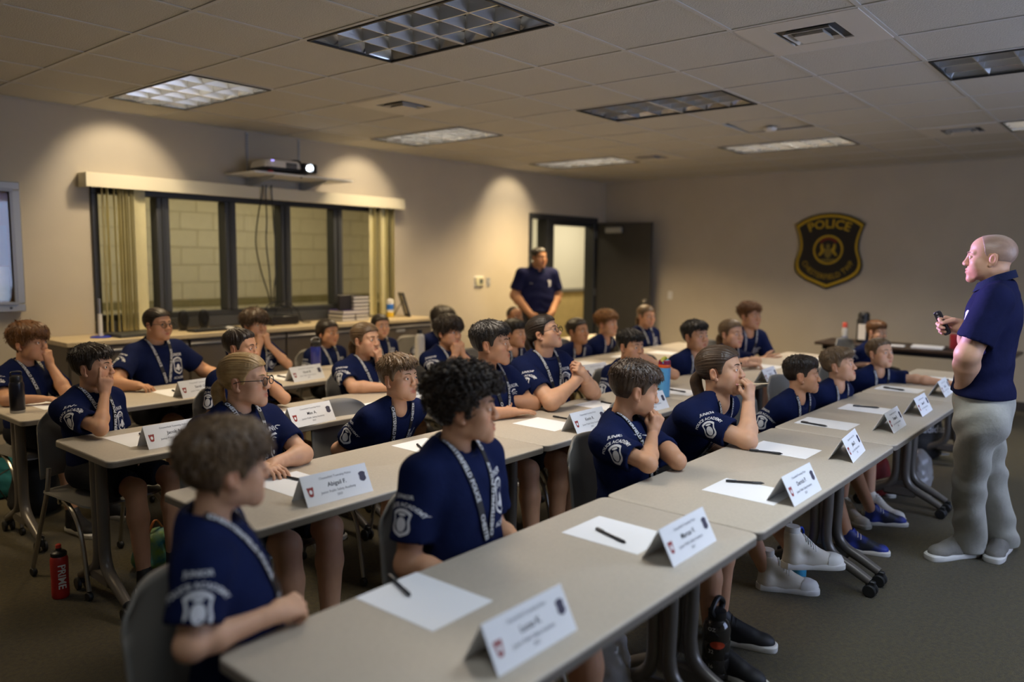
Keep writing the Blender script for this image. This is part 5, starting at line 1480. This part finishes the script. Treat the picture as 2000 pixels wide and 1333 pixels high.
person('Q1', 'blonde girl in dark glasses', (478, 738), 2.88, 66, 38, 3, kind='teen', size=.94, hair=('pony', 'blond'), skin='fair', fine=2, glasses=True,
       left=dict(e=T_(592, 888), w=T_(543, 903, .775), n=(0, 0, -1), pose='relaxed'), right=dict(e=T_(450, 905), w=T_(505, 912, .772), n=(0, 0, -1), pose='relaxed'))
person('Q2', 'small boy left of the curly-haired teenager', (779, 735), 2.88, 47, 40, 6, kind='child', size=.98, hair=('short', 'light'), skin='fair', fine=2)
person('Q3', 'smiling boy with swept black hair', (960, 668), 2.88, 74, 45, 5, kind='teen', size=1.04, girth=1.1, hair=('short', 'black'), skin='light', fine=2,
       left=dict(e=T_(1042, 788), w=T_(992, 783, .80), d=(.9, .5, -.3), n=(0, -.1, -1), pose='relaxed'), right=dict(e=T_(915, 812), w=T_(995, 806, .768), n=(0, 0, -1), pose='flat'))
person('Q4', 'dark-ponytailed woman in clear glasses looking up', (1062, 648), 2.88, 68, 42, 20, kind='full', size=.95, girth=1.12, hair=('pony', 'dark'), skin='fair', fine=2, glasses=True,
       right=dict(e=T_(1082, 792, .775), w=(1122, 748, 'd', -.12), d=(-.5, .3, .7), n=(-.3, -.8, -.3), pose='cup'), left=dict(e=T_(1158, 768, .775), w=(1140, 735, 'd', -.10), d=(.5, 0, .6), n=(.4, -.8, 0), pose='grip'))
person('Q5', 'black-haired boy with one hand over his mouth', (1232, 674), 2.80, 45, 42, 0, kind='child', size=.95, hair=('short', 'black'), skin='light', fine=1,
       left=dict(e=(-.27, .20, 's', -.03), w=(-.070, .105, 'H', -.085), d=(.9, -.1, .1), n=(.1, -1, 0), pose='fist'))
person('Q6', 'black-haired boy left of the girl with crossed arms', (1358, 655), 2.74, 45, 50, 7, kind='child', size=1.02, hair=('short', 'black'), skin='light', fine=1)
person('Q7', 'fair ponytailed girl with arms crossed on table', (1428, 650), 2.72, 48, 45, 4, kind='child', size=1.00, hair=('pony', 'light'), skin='fair', fine=1,
       lean=.14,
       right=dict(e=(.21, .13, 't', .772), w=(.0, .24, 't', .775), n=(0, 0, -1), pose='relaxed'), left=dict(e=(-.22, .13, 't', .772), w=(-.01, .22, 't', .805), n=(0, 0, -1), pose='relaxed'))
person('R9', 'curly-topped boy sitting upright with folded arms', (1465, 616), 2.90, 48, 40, 3, kind='teen', size=1.06, hair=('mop', 'auburn'), skin='light', fine=1, hscale=.95,
       right=dict(e=(.225, .07, 's', -.235), w=(-.04, .20, 's', -.20), n=(0, -1, 0), pose='flat'), left=dict(e=(-.235, .08, 's', -.245), w=(.03, .235, 's', -.225), n=(0, -1, 0), pose='relaxed'))

person('R1', 'boy with one finger on his cheek', (182, 714), 4.03, 60, 40, 4, kind='child', size=.93, hair=('short', 'dark'), skin='light', fine=1,
       right=dict(e=T_(196, 845), w=(.052, .075, 'H', -.135), d=(-.05, .1, 1), n=(-.6, -.8, .1), pose='point'))
person('R2', 'crew-cut boy behind the blonde girl', (470, 676), 4.03, 62, 45, 0, kind='child', size=.92, hair=('crop', 'dark'), skin='light', fine=1,
       left=dict(e=T_(566, 786), w=(-.035, .09, 'H', -.15), d=(.1, 0, 1), n=(.3, -1, 0), pose='fist'))
person('R3', 'light brown ponytailed girl with hand under chin', (714, 661), 4.03, 48, 40, 4, kind='teen', size=.96, hair=('pony', 'light'), skin='fair', fine=1,
       right=dict(e=(.19, .14, 't', .772), w=(.02, .30, 't', .768), n=(0, 0, -1), pose='flat'), left=dict(e=(-.17, .15, 't', .772), w=(-.03, .085, 'H', -.155), d=(.25, .1, 1), n=(.3, -1, .1), pose='cup'))
person('R4', 'shaggy brown-haired boy with clasped hands at chin', (876, 646), 4.03, 45, 40, 2, kind='child', size=.98, hair=('shag', 'dark'), skin='light', fine=1,
       right=dict(e=(.13, .16, 't', .772), w=(.03, .095, 'H', -.165), d=(-.2, .15, 1), n=(-.4, -1, .1), pose='fist'), left=dict(e=(-.16, .17, 't', .772), w=(-.035, .105, 'H', -.165), d=(.2, .1, 1), n=(.4, -1, .1), pose='grip'))
person('R5', 'dark-haired boy between smiling boy and woman', (1005, 650), 4.03, 55, 45, 2, kind='child', size=.96, hair=('fade', 'black'), skin='light', fine=0)
person('R6', 'girl with dark hair pulled tightly back', (1128, 645), 3.95, 50, 42, 6, kind='child', size=1.00, hair=('bun', 'dark'), skin='tan', fine=0)
person('R7', 'ginger blond curly boy before the open door', (1185, 631), 3.95, 58, 60, 3, kind='child', size=1.0, hair=('mop', 'ginger'), skin='light', fine=0)
person('R8', 'ponytailed girl in front of the dark door leaf', (1262, 616), 4.03, 42, 38, 0, kind='child', size=.96, hair=('pony', 'light'), skin='light', fine=0)

person('S1', 'auburn fringe boy with a fist at his mouth', (56, 666), 5.20, 52, 38, 2, kind='child', size=1.00, hair=('fringe', 'auburn'), skin='light', fine=1,
       right=dict(e=T_(12, 782), w=T_(72, 780, .770), n=(0, 0, -1), pose='relaxed'), left=dict(e=T_(132, 768), w=(-.03, .10, 'H', -.135), d=(.2, 0, 1), n=(.2, -1, .1), pose='fist'))
person('S2', 'dark-haired woman in black glasses', (308, 631), 5.22, 40, 30, 2, kind='full', size=.94, girth=1.08, hair=('bun', 'dark'), skin='light', fine=1, glasses=True,
       right=dict(e=T_(222, 752, .775), w=T_(262, 754, .772), n=(0, 0, -1), pose='relaxed'), left=dict(e=(-.33, .06, 's', -.19), w=(-.40, .26, 's', -.25), n=(0, 0, -1), pose='relaxed'))
person('S3', 'brown-haired boy with both hands clasped at mouth', (497, 632), 5.20, 35, 35, 2, kind='child', size=.94, hair=('shag', 'brown'), skin='fair', fine=1,
       right=dict(e=(.12, .17, 't', .772), w=(.03, .095, 'H', -.150), d=(-.2, .1, 1), n=(-.4, -1, .1), pose='fist'), left=dict(e=(-.20, .17, 't', .772), w=(-.035, .11, 'H', -.150), d=(.25, .1, 1), n=(.4, -1, .1), pose='fist'))
person('S4', 'small dark-haired child behind the blue bottle', (640, 648), 5.20, 42, 35, 2, kind='child', size=.92, hair=('long', 'dark'), skin='light', fine=0)
person('S5', 'pale girl with centre-parted dark hair', (743, 635), 5.20, 25, 30, 2, kind='child', size=.88, hair=('bun', 'dark'), skin='fair', fine=0)
person('S6', 'boy half hidden behind the shaggy-haired boy', (866, 624), 5.20, 60, 40, 0, kind='child', size=.98, hair=('shag', 'dark'), skin='tan', fine=0)
person('S7', 'boy with shaved head below the officer', (1005, 618), 5.20, 30, 30, 0, kind='child', size=.97, hair=('stubble', 'dark'), skin='brown', fine=0)

OF = aty(1053, 502, 5.75)
person('OFF', 'officer in navy polo standing by the doorway', (1053, 502), 5.75, 38, 22, 3, kind='man', size=1.02, girth=1.22, hair=('crop', 'black'), skin='tan', fine=1, lanyard=False, prints=False,
       standing=.93, hscale=.99, feet=((OF[0]-.16, OF[1]+.05), (OF[0]+.14, OF[1]-.02)),
       right=dict(e=(.275, -.02, 's', -.27), w=(.145, .13, 's', -.47), d=(-.5, .3, -.8), n=(-.8, -.5, 0), pose='relaxed'), left=dict(e=(-.275, -.02, 's', -.27), w=(-.145, .13, 's', -.47), d=(.5, .3, -.8), n=(.8, -.5, 0), pose='relaxed'))
f1, f2 = atz(1893, 1085, 0), atz(1958, 1074, 0)
person('INS', 'balding instructor in navy polo and khaki trousers', (1934, 500), .66, -88, -95, 2, kind='man', size=1.0, girth=1.09, lean=-.03, beard='grey', hair=('stubble', 'grey'), skin='fair', fine=2, lanyard=False, prints=False,
       standing=.93, hscale=.98, feet=((f2[0], f2[1], -2.55+3.4+2.25), (f1[0], f1[1], 2.55)), shoes='grey',
       left=dict(e=(1890, 693, 'd', -.12), w=(1882, 762, 'd', .02), d=(-.05, -.45, -1), n=(.9, 0, 0), pose='relaxed'),
       right=dict(e=(1900, 672, 'd', .16), w=(1884, 640, 'd', .10), d=(-.1, 1, .15), n=(-.85, 0, -.4), pose='grip'))
# ================================================================== things on the tables
WHO = {k: v['who'] for k, v in PEOPLE.items()}
M_INK = mat('pen_black', (.010, .010, .014), .35); M_INK2 = mat('pen_grip', (.05, .05, .055), .6)
SHEET = finish(B().slab(.216, .279, 0, .0007, r=.0008, bev=.0002, n=1), 'paper_sheet', M_PAPER, False)
def pen_mesh():
    b = B(); b.tube([(0, 0, 0), (0, .006, 0), (0, .010, 0), (0, .110, 0), (0, .112, 0), (0, .145, 0)], [.001, .0025, .0045, .0045, .0052, .0048], 8)
    return finish(b, 'pen', M_INK, True)
PEN = pen_mesh(); PGRIP = finish(B().tube([(0, .012, 0), (0, .045, 0)], .0054, 8), 'grip', M_INK2, True)
PCLIP = finish(B().box((-.0015, .105, .0045), (.0015, .140, .0075), .0005), 'clip', M_GREYM, False)
def paper(u, v, owner, rz=0.0, pen=None, lbl=None):
    p = atz(u, v, TZ)
    tag(inst('paper_sheet', SHEET, None, (p[0], p[1], TZ+.0004), (0, 0, rz)), lbl or 'blank white sheet in front of '+owner, 'paper', 'blank sheets on the tables')
    if pen:
        a, c = atz(pen[0], pen[1], TZ+.006), atz(pen[2], pen[3], TZ+.006); m_ = (a+c)/2; d = c-a
        T = inst('pen', PEN, None, (m_[0]-nrm(d)[0]*.072, m_[1]-nrm(d)[1]*.072, TZ+.0068), (0, 0, math.atan2(d[1], d[0])-math.pi/2))
        tag(T, 'black pen lying on the sheet of '+owner if not lbl else 'black pen on '+lbl, 'pen', 'black pens on the tables')
        inst('grip', PGRIP, T); inst('clip', PCLIP, T)
W = WHO
for a in ((828, 1172, W['P1'], .02, (800, 1163, 762, 1128)), (1205, 1044, W['P2'], .0, (1220, 1060, 1168, 1035)), (1462, 960, W['P3'], .0, (1493, 945, 1418, 940)),
          (1530, 879, W['P4'], .0, (1527, 887, 1466, 880)), (1615, 828, W['P5'], .0, (1614, 833, 1567, 825)), (1694, 800, W['P6'], .0, (1716, 797, 1668, 793)),
          (1757, 761, W['P7'], .0, (1768, 763, 1725, 757)), (1822, 740, None, .0, (1830, 741, 1800, 738), 'sheet beyond the reaching child'),
          (576, 945, W['Q1'], .03, (587, 938, 537, 927)), (838, 873, W['Q2'], .0, (832, 884, 814, 868)), (1066, 829, W['Q3'], .0, (1116, 820, 1087, 815)), (1178, 793, W['Q4'], .0, (1200, 790, 1184, 787)),
          (1322, 765, W['Q5'], .0, (1338, 766, 1308, 761)), (1492, 716, W['Q7'], .0, None), (1592, 703, W['R9'], .0, None),
          (272, 857, W['R1'], .03, (290, 857, 275, 849)), (560, 815, W['R2'], .0, None), (760, 792, W['R3'], .0, None), (1150, 711, W['R6'], .0, None), (1298, 690, W['R8'], 0, None), (1228, 698, W['R7'], 0, None),
          (107, 790, W['S1'], .03, None), (345, 766, W['S2'], .0, (352, 770, 335, 762)), (562, 737, W['S3'], 0, (562, 738, 545, 735)), (1145, 668, None, 0, None, 'blank white sheet on far end of the last row table')):
    paper(*a)

# folded name cards
def tent_mesh(wd=.28, hh=.098, dp=.052):
    b = B(); t = .0008
    for s in (1, -1):
        b.add([(-wd/2, -s*dp, 0), (wd/2, -s*dp, 0), (wd/2, 0, hh), (-wd/2, 0, hh), (-wd/2, -s*(dp-t*2), 0), (wd/2, -s*(dp-t*2), 0), (wd/2, 0, hh-t*3), (-wd/2, 0, hh-t*3)],
              [(0, 1, 2, 3), (7, 6, 5, 4), (0, 4, 5, 1), (1, 5, 6, 2), (3, 7, 4, 0)] if s == 1 else [(3, 2, 1, 0), (4, 5, 6, 7), (1, 5, 4, 0), (2, 6, 5, 1), (0, 4, 7, 3)])
    return b
TENT = finish(tent_mesh(), 'name_card', M_PAPER, False)
M_CARDR = mat('card_red', (.30, .035, .030), .7); M_CARDB = mat('card_navy', (.055, .050, .085), .7); M_CARDT = mat('card_text', (.030, .032, .045), .7); M_CARDG = mat('card_text_grey', (.20, .21, .24), .7)
FACE = Matrix(((1, 0, 0, 0), (0, .469, -.883, -.052), (0, .883, .469, 0), (0, 0, 0, 1)))   # card face: x along, y up the slope
def flatmesh(name, vf, m, dx=0, dy=0, z=.0007):
    b = B(); b.add([(x+dx, y+dy, z) for x, y in vf[0]], vf[1], FACE); return finish(b, name, m, False)
KEY = [(-.5, .42), (-.36, .5), (-.15, .42), (0, .5), (.15, .42), (.36, .5), (.5, .42), (.30, -.42), (0, -.5), (-.30, -.42)]
CARD = [flatmesh('red_badge', fan([(x*.027, y*.036) for x, y in KEY]), M_CARDR, -.113, .050),
        flatmesh('badge_centre', fan([(.006*math.cos(a), .008*math.sin(a)) for a in np.linspace(0, 6.28, 12, endpoint=False)]), M_PAPER, -.113, .050, .0011),
        flatmesh('navy_badge', fan(badge_pts(.030, .038)), M_CARDB, .112, .064),
        flatmesh('small_lettering', text_geo('Chesterfield Township Police', .0115, .003), M_CARDG, 0, .086),
        flatmesh('small_lettering', text_geo('Junior Public Safety Academy', .0125, .004), M_CARDG, 0, .034),
        flatmesh('small_lettering', text_geo('2023', .0115, .004), M_CARDG, 0, .018)]
def tent(u0, v0, u1, v1, who, name):
    a, c = atz(u0, v0, TZ), atz(u1, v1, TZ); d = c-a; ang = math.atan2(d[1], d[0]); 
    if abs(ang) > .5: ang = .5*np.sign(ang)
    m_ = (a+c)/2; n = np.array([-math.sin(ang), math.cos(ang)])
    T = inst('name_card', TENT, None, (m_[0]+n[0]*.052, m_[1]+n[1]*.052, TZ+.0006), (0, 0, ang))
    tag(T, 'folded white name card of '+who, 'name card', 'folded name cards on the tables')
    for q in CARD:
        o = inst(q.name.split('.')[0], q, T)
        if 'lettering' in q.name: o['kind'] = 'stuff'
    o = obj('name_lettering', flatmesh('name_lettering', text_geo(name, .022, .010), M_CARDT, 0, .056), None, T); o['kind'] = 'stuff'
for a in ((985, 1318, 1119, 1236, 'P1', 'Lucas K.'), (1318, 1108, 1398, 1058, 'P2', 'Marcus V.'), (1553, 990, 1604, 958, 'P3', 'Derrick P.'), (1666, 906, 1691, 880, 'P4', 'Julia D.'), (1743, 850, 1773, 829, 'P5', 'Tristan B.'),
          (1802, 815, 1822, 801, 'P6', 'Owen H.'), (1846, 778, 1862, 766, 'P7', 'Casey L.'), (603, 993, 728, 960, 'Q1', 'Abigail F.'), (862, 922, 981, 893, 'Q2', 'Evan T.'), (1122, 851, 1196, 831, 'Q3', 'Kevin R.'),
          (1246, 812, 1317, 794, 'Q4', 'Dana M.'), (1501, 751, 1523, 742, 'Q7', 'Hailey S.'), (293, 879, 402, 858, 'R1', 'Jacob N.'), (574, 838, 657, 820, 'R2', 'Max A.'), (790, 795, 850, 784, 'R3', 'Emma W.'),
          (1146, 742, 1196, 733, 'R6', 'Lena C.'), (366, 778, 428, 768, 'S2', 'Sarah G.'), (574, 748, 636, 738, 'S3', 'Noah B.'), (1182, 672, 1202, 668, 'S7', 'Andre J.')):
    tent(*a[:4], WHO[a[4]], a[5])

# ------------------------------------------------------------------ bottles
def bottle(name, label, loc, prof, m, cap=None, capm=None, extra=None, cat='bottle'):
    T = thing(name, label, cat, tuple(loc))
    obj('bottle_body', B().lathe(prof, 24), m, T)
    if cap: obj('cap', B().lathe(cap, 24), capm, T)
    return T
M_DKB = mat('dark_bottle', (.012, .012, .022), .3, .3)
p = atz(35, 806, TZ)
T = bottle('water_bottle', 'dark navy metal bottle standing at left end of last row', p, [(.034, .012), (.037, .016), (.037, .150), (.034, .165), (.028, .172)], M_DKB, [(.029, .168), (.031, .172), (.031, .196), (.026, .204), (0, .206)], M_BLACK)
obj('base_ring', B().lathe([(.035, 0), (.0375, .004), (.0375, .014), (.034, .016)], 24), M_GREYM, T)
obj('carry_loop', B().tube(bez([(-.024, 0, .200), (-.022, 0, .222), (.022, 0, .222), (.024, 0, .200)], 5), .005, 8), M_BLACK, T)
p = atz(617, 722, TZ)
T = bottle('water_bottle', 'tall translucent blue bottle before the small dark-haired child', p, [(.036, 0), (.039, .004), (.039, .170), (.036, .182)], mat('blue_tritan', (.030, .040, .26), .2, coat=.3), [(.037, .178), (.039, .182), (.039, .215), (.030, .222), (0, .224)], M_BLACK)
obj('carry_loop', B().tube(bez([(-.036, 0, .205), (-.037, 0, .235), (0, 0, .248), (.037, 0, .235), (.036, 0, .205)], 5), .004, 8), M_GREYM, T)
p = atz(820, 708, TZ)
T = bottle('water_bottle', 'frosted clear bottle with black lid left of the shaggy boy', p, [(.036, 0), (.040, .004), (.040, .195), (.036, .220), (.024, .236), (.020, .240)], mat('frosted_bottle', (.66, .63, .57), .45, trans=.25), [(.020, .238), (.022, .240), (.022, .272), (.018, .276), (0, .277)], M_BLACK)
p = atz(1296, 775, TZ)
T = bottle('water_bottle', 'sky blue bottle with colourful lid behind the fists boy', p, [(.034, 0), (.038, .004), (.039, .185), (.038, .190)], mat('sky_blue', (.10, .36, .68), .35), [(.0385, .188), (.0395, .190), (.0395, .206), (.0385, .208)], mat('orange_ring', (.80, .13, .025), .4))
obj('lid', B().lathe([(.038, .207), (.0385, .210), (.037, .232), (.030, .236), (0, .237)], 24), mat('maroon_lid', (.24, .012, .06), .4), T)
obj('spout_cover', B().tube(bez([(-.034, 0, .226), (-.020, 0, .243), (.006, 0, .246), (.026, 0, .234)], 5), [.010, .013, .012, .008], 10), mat('lime_lid', (.52, .50, .06), .4), T)
obj('spout_edge', B().tube(bez([(-.037, -.006, .219), (-.015, -.018, .232), (.012, -.018, .236), (.034, -.008, .224)], 5), .006, 8), mat('cyan_lid', (.10, .42, .55), .4), T)
p = atz(119, 1166, 0)
T = bottle('sports_bottle', 'red sports bottle with white lettering on the floor', (p[0], p[1], 0), [(.033, 0), (.037, .006), (.038, .03), (.0365, .09), (.038, .13), (.038, .185), (.034, .198), (.031, .202)], mat('prime_red', (.42, .022, .018), .4), [(.033, .200), (.034, .202), (.034, .216), (.028, .222), (.013, .226), (.011, .244), (0, .246)], M_BLACK)
obj('nozzle', B().lathe([(.0125, .238), (.012, .252), (.008, .256), (0, .257)], 14), mat('nozzle_red', (.55, .05, .03), .4), T)
v, f = text_geo('PRIME', .044, .018, 'CENTER'); aa = (v[:, 1]-.0155)/.0385; dirc = math.atan2(-p[1], -p[0])+.25
b = B(); b.add([(.0412*math.cos(dirc+a), .0412*math.sin(dirc+a), .108-x) for x, a in zip(v[:, 0], aa)], f)
o = obj('lettering', b, mat('bottle_white', (.7, .7, .68), .5), T, False); o['kind'] = 'stuff'
p = atz(1396, 1322, 0)
T = bottle('drink_jug', 'big clear dark jug with red oval sticker under near table', (p[0], p[1], 0), [(.045, 0), (.052, .006), (.053, .03), (.051, .034), (.053, .04), (.053, .085), (.051, .09), (.053, .096), (.053, .150), (.051, .155), (.053, .161), (.053, .200), (.045, .225), (.030, .240)], mat('smoky_plastic', (.030, .026, .024), .12, trans=.3, coat=.4), [(.032, .236), (.034, .240), (.034, .268), (.022, .275), (0, .276)], M_BLACK)
obj('handle', B().tube(bez([(-.030, 0, .255), (-.05, 0, .285), (0, 0, .318), (.05, 0, .285), (.030, 0, .255)], 5), .010, 8), M_BLACK, T)
dirc = math.atan2(-p[1], -p[0])+.1
V, F = fan([(.028*math.cos(a), .015*math.sin(a)) for a in np.linspace(0, 6.28, 18, endpoint=False)])
b = B(); b.add([(.0545*math.cos(dirc+x/.053), .0545*math.sin(dirc+x/.053), .152+y) for x, y in V], F); obj('red_sticker', b, mat('sticker_red', (.62, .07, .025), .4), T, False)
for s, z, wd in (('OZ', .205, .020), ('32', .118, .020), ('16', .060, .020)):
    v, f = text_geo(s, wd, .004); b = B(); b.add([(.0546*math.cos(dirc-.45+x/.053), .0546*math.sin(dirc-.45+x/.053), z+y) for x, y in v], f); o = obj('scale_mark', b, M_WHITE, T, False); o['kind'] = 'stuff'

# ------------------------------------------------------------------ bags on the floor
def bag(name, label, loc, rz, size, m, cat='bag', crumple=.006, straps=None, sm=None, pocket=True):
    w, d, h = size; S = SDF((-w*.7, -d*.8, -.01), (w*.7, d*.8, h*1.15), .014)
    S.ell((0, 0, h*.42), (w*.55, d*.55, h*.52)); S.ell((0, 0, h*.25), (w*.58, d*.6, h*.30), .05); S.ell((0, 0, h*.72), (w*.46, d*.42, h*.32), .05)
    if pocket: S.ell((0, -d*.42, h*.28), (w*.36, d*.22, h*.22), .015)
    x, y, z = np.meshgrid(*S.ax, indexing='ij'); S.D += (crumple*vnoise(np.stack([x, y, z], -1).reshape(-1, 3), 38, len(label))).reshape(S.D.shape).astype(np.float32)
    S.op(lambda x, y, z: z-.004+0*x+0*y, (-1, -1, -1), (1, 1, .004), 0, 's', m=0)
    V, F = S.mesh(); T = thing(name, label, cat, (loc[0], loc[1], 0), rz)
    obj('bag_body', mesh_np('bag_body', V, F, m), None, T)
    for q in (straps or []): obj('strap', B().tube(bez(q, 6), .008, 6, flat=.5), sm or m, T)
    return T
M_BAGK = mat('bag_black', (.012, .012, .014), .7, bump=.3, bscale=80)
p = atz(1800, 893, 0)
T = bag('sports_backpack', 'black sports backpack with white lettering under far table', p, -.7, (.30, .20, .40), M_BAGK, 'backpack', .004, [[(-.08, .1, .38), (-.1, .16, .25), (-.09, .1, .08)], [(.08, .1, .38), (.1, .16, .25), (.09, .1, .08)], [(-.03, 0, .40), (0, 0, .45), (.03, 0, .40)]])
v, f = text_geo('adidas', .085, .006); b = B(); b.add([(x, -.128, .235+y) for x, y in v], f); o = obj('lettering', b, M_PRINT, T, False); o['kind'] = 'stuff'
b = B()
for k in range(3): b.box((.06, -.152, .05+k*.028), (.13, -.120, .062+k*.028), .002)
obj('stripe', b, M_PRINT, T, False)
p = atz(75, 1000, 0)
bag('backpack', 'black backpack slumped behind the left table leg', p, .4, (.28, .22, .34), M_BAGK, 'backpack', .006, [[(-.06, .1, .30), (-.14, .16, .22), (-.1, .1, .06)], [(.05, -.08, .3), (.14, -.10, .33), (.18, -.05, .27)]], pocket=True)
p = atz(18, 985, 0)
T = bag('tote_bag', 'teal tote bag at left edge under last row table', (p[0]+.02, p[1]+.2), .3, (.22, .12, .32), mat('teal_cloth', (.02, .20, .24), .8, bump=.3, bscale=60), 'bag', .004, [[(-.06, 0, .33), (-.03, 0, .43), (.03, 0, .43), (.06, 0, .33)]], pocket=False)
p = atz(306, 1100, 0)
bag('lunch_bag', 'green and orange patterned lunch bag behind nearest boy', (p[0], p[1]), .5, (.24, .15, .17), mat('lime_pattern', (.20, .33, .03), .6, nscale=14, color2=(.015, .16, .20)), 'bag', .004, [[(-.06, 0, .17), (0, 0, .23), (.06, 0, .17)]], sm=mat('orange_strap', (.5, .14, .02), .6))
M_CLEAR = mat('clear_bag', (.55, .55, .56), .15, trans=.35, alpha=.75)
p = atz(1792, 955, 0)
bag('plastic_bag', 'crumpled clear plastic bag beside the far table leg', p, .2, (.20, .14, .28), M_CLEAR, 'bag', .013, pocket=False)
p = atz(1180, 1390, 0)
bag('plastic_bag', 'crumpled pale plastic bag under the nearest table', p, .2, (.20, .16, .30), M_CLEAR, 'bag', .013, pocket=False)
p = atz(1712, 965, 0)
bag('drawstring_bag', 'red drawstring bag under third front row table', p, .1, (.18, .14, .26), mat('red_bag', (.20, .012, .012), .7, bump=.3), 'bag', .009, pocket=False)
p = atz(1578, 1146, 0)
T = bottle('water_bottle', 'light blue bottle on floor behind white high-top shoes', (p[0], p[1]+.05, 0), [(.034, 0), (.037, .004), (.037, .17), (.030, .19), (.026, .195)], mat('pool_blue', (.06, .34, .55), .4), [(.028, .193), (.030, .196), (.030, .225), (.022, .232), (0, .233)], mat('violet_lid', (.10, .10, .42), .4))
obj('carry_strap', B().tube(bez([(-.028, 0, .21), (-.04, .0, .26), (0, 0, .29), (.04, 0, .26), (.028, 0, .21)], 5), .006, 8), mat('strap_blue', (.01, .05, .40), .6), T)

# ------------------------------------------------------------------ held and worn things
q = PEOPLE['P4']; Wt, d, n = q['arms']['rh']; hv = nrm(np.array([CR[0][0], CR[0][1], 0])*1.0+np.array([0, 0, .05])); c = Wt+d*.085
b = B().tube([c-hv*.06, c+hv*.070, c+hv*.088], [.0036, .0036, .0006], 6)
b.v = [tuple(np.array(p)-c) for p in b.v]
T = thing('pencil', 'pencil held in the fist of the ponytailed front girl', 'pencil', tuple(c)); obj('shaft', b, mat('pencil_wood', (.62, .47, .27), .5), T)
b = B().tube([-hv*.07, -hv*.058], .0042, 8); obj('eraser', b, mat('eraser_pink', (.6, .25, .22), .7), T)
q = PEOPLE['P7']; Sh, E, Wt, th = q['arms']['l']; dd = nrm(Wt-E); a1 = nrm(np.cross(dd, (0, 0, 1))); a2 = np.cross(dd, a1); c = E+(Wt-E)*.93; base = np.array(q['root'].location)
w_ = obj('wristwatch', ring_tube(c-base, a1, a2, .027, .025, .006), M_BLACK, q['root'])
q = PEOPLE['INS']; Wt, d, n = q['arms']['rh']; Z_ = np.array([0, 0, 1.0]); c = Wt+d*.085+n*.030; dr_ = nrm(d*.45+Z_*.8); s_ = nrm(np.cross(dr_, n)); n2 = np.cross(s_, dr_)
b = B().slab(.034, .125, -.008, .008, r=.010, bev=.003)
T = thing('remote_control', 'black remote control in the raised hand of the instructor', 'remote', tuple(c+dr_*.02)); T.matrix_world = look_m(c+dr_*.02, s_, dr_, n2)
obj('case', b, M_BLACK, T)
b = B()
for k in range(3): b.lathe([(.005, .008), (.0045, .0095), (0, .0098)], 10, c=(0, .02+k*.016, 0))
o = obj('buttons', b, M_GREYM, T); o['kind'] = 'stuff'
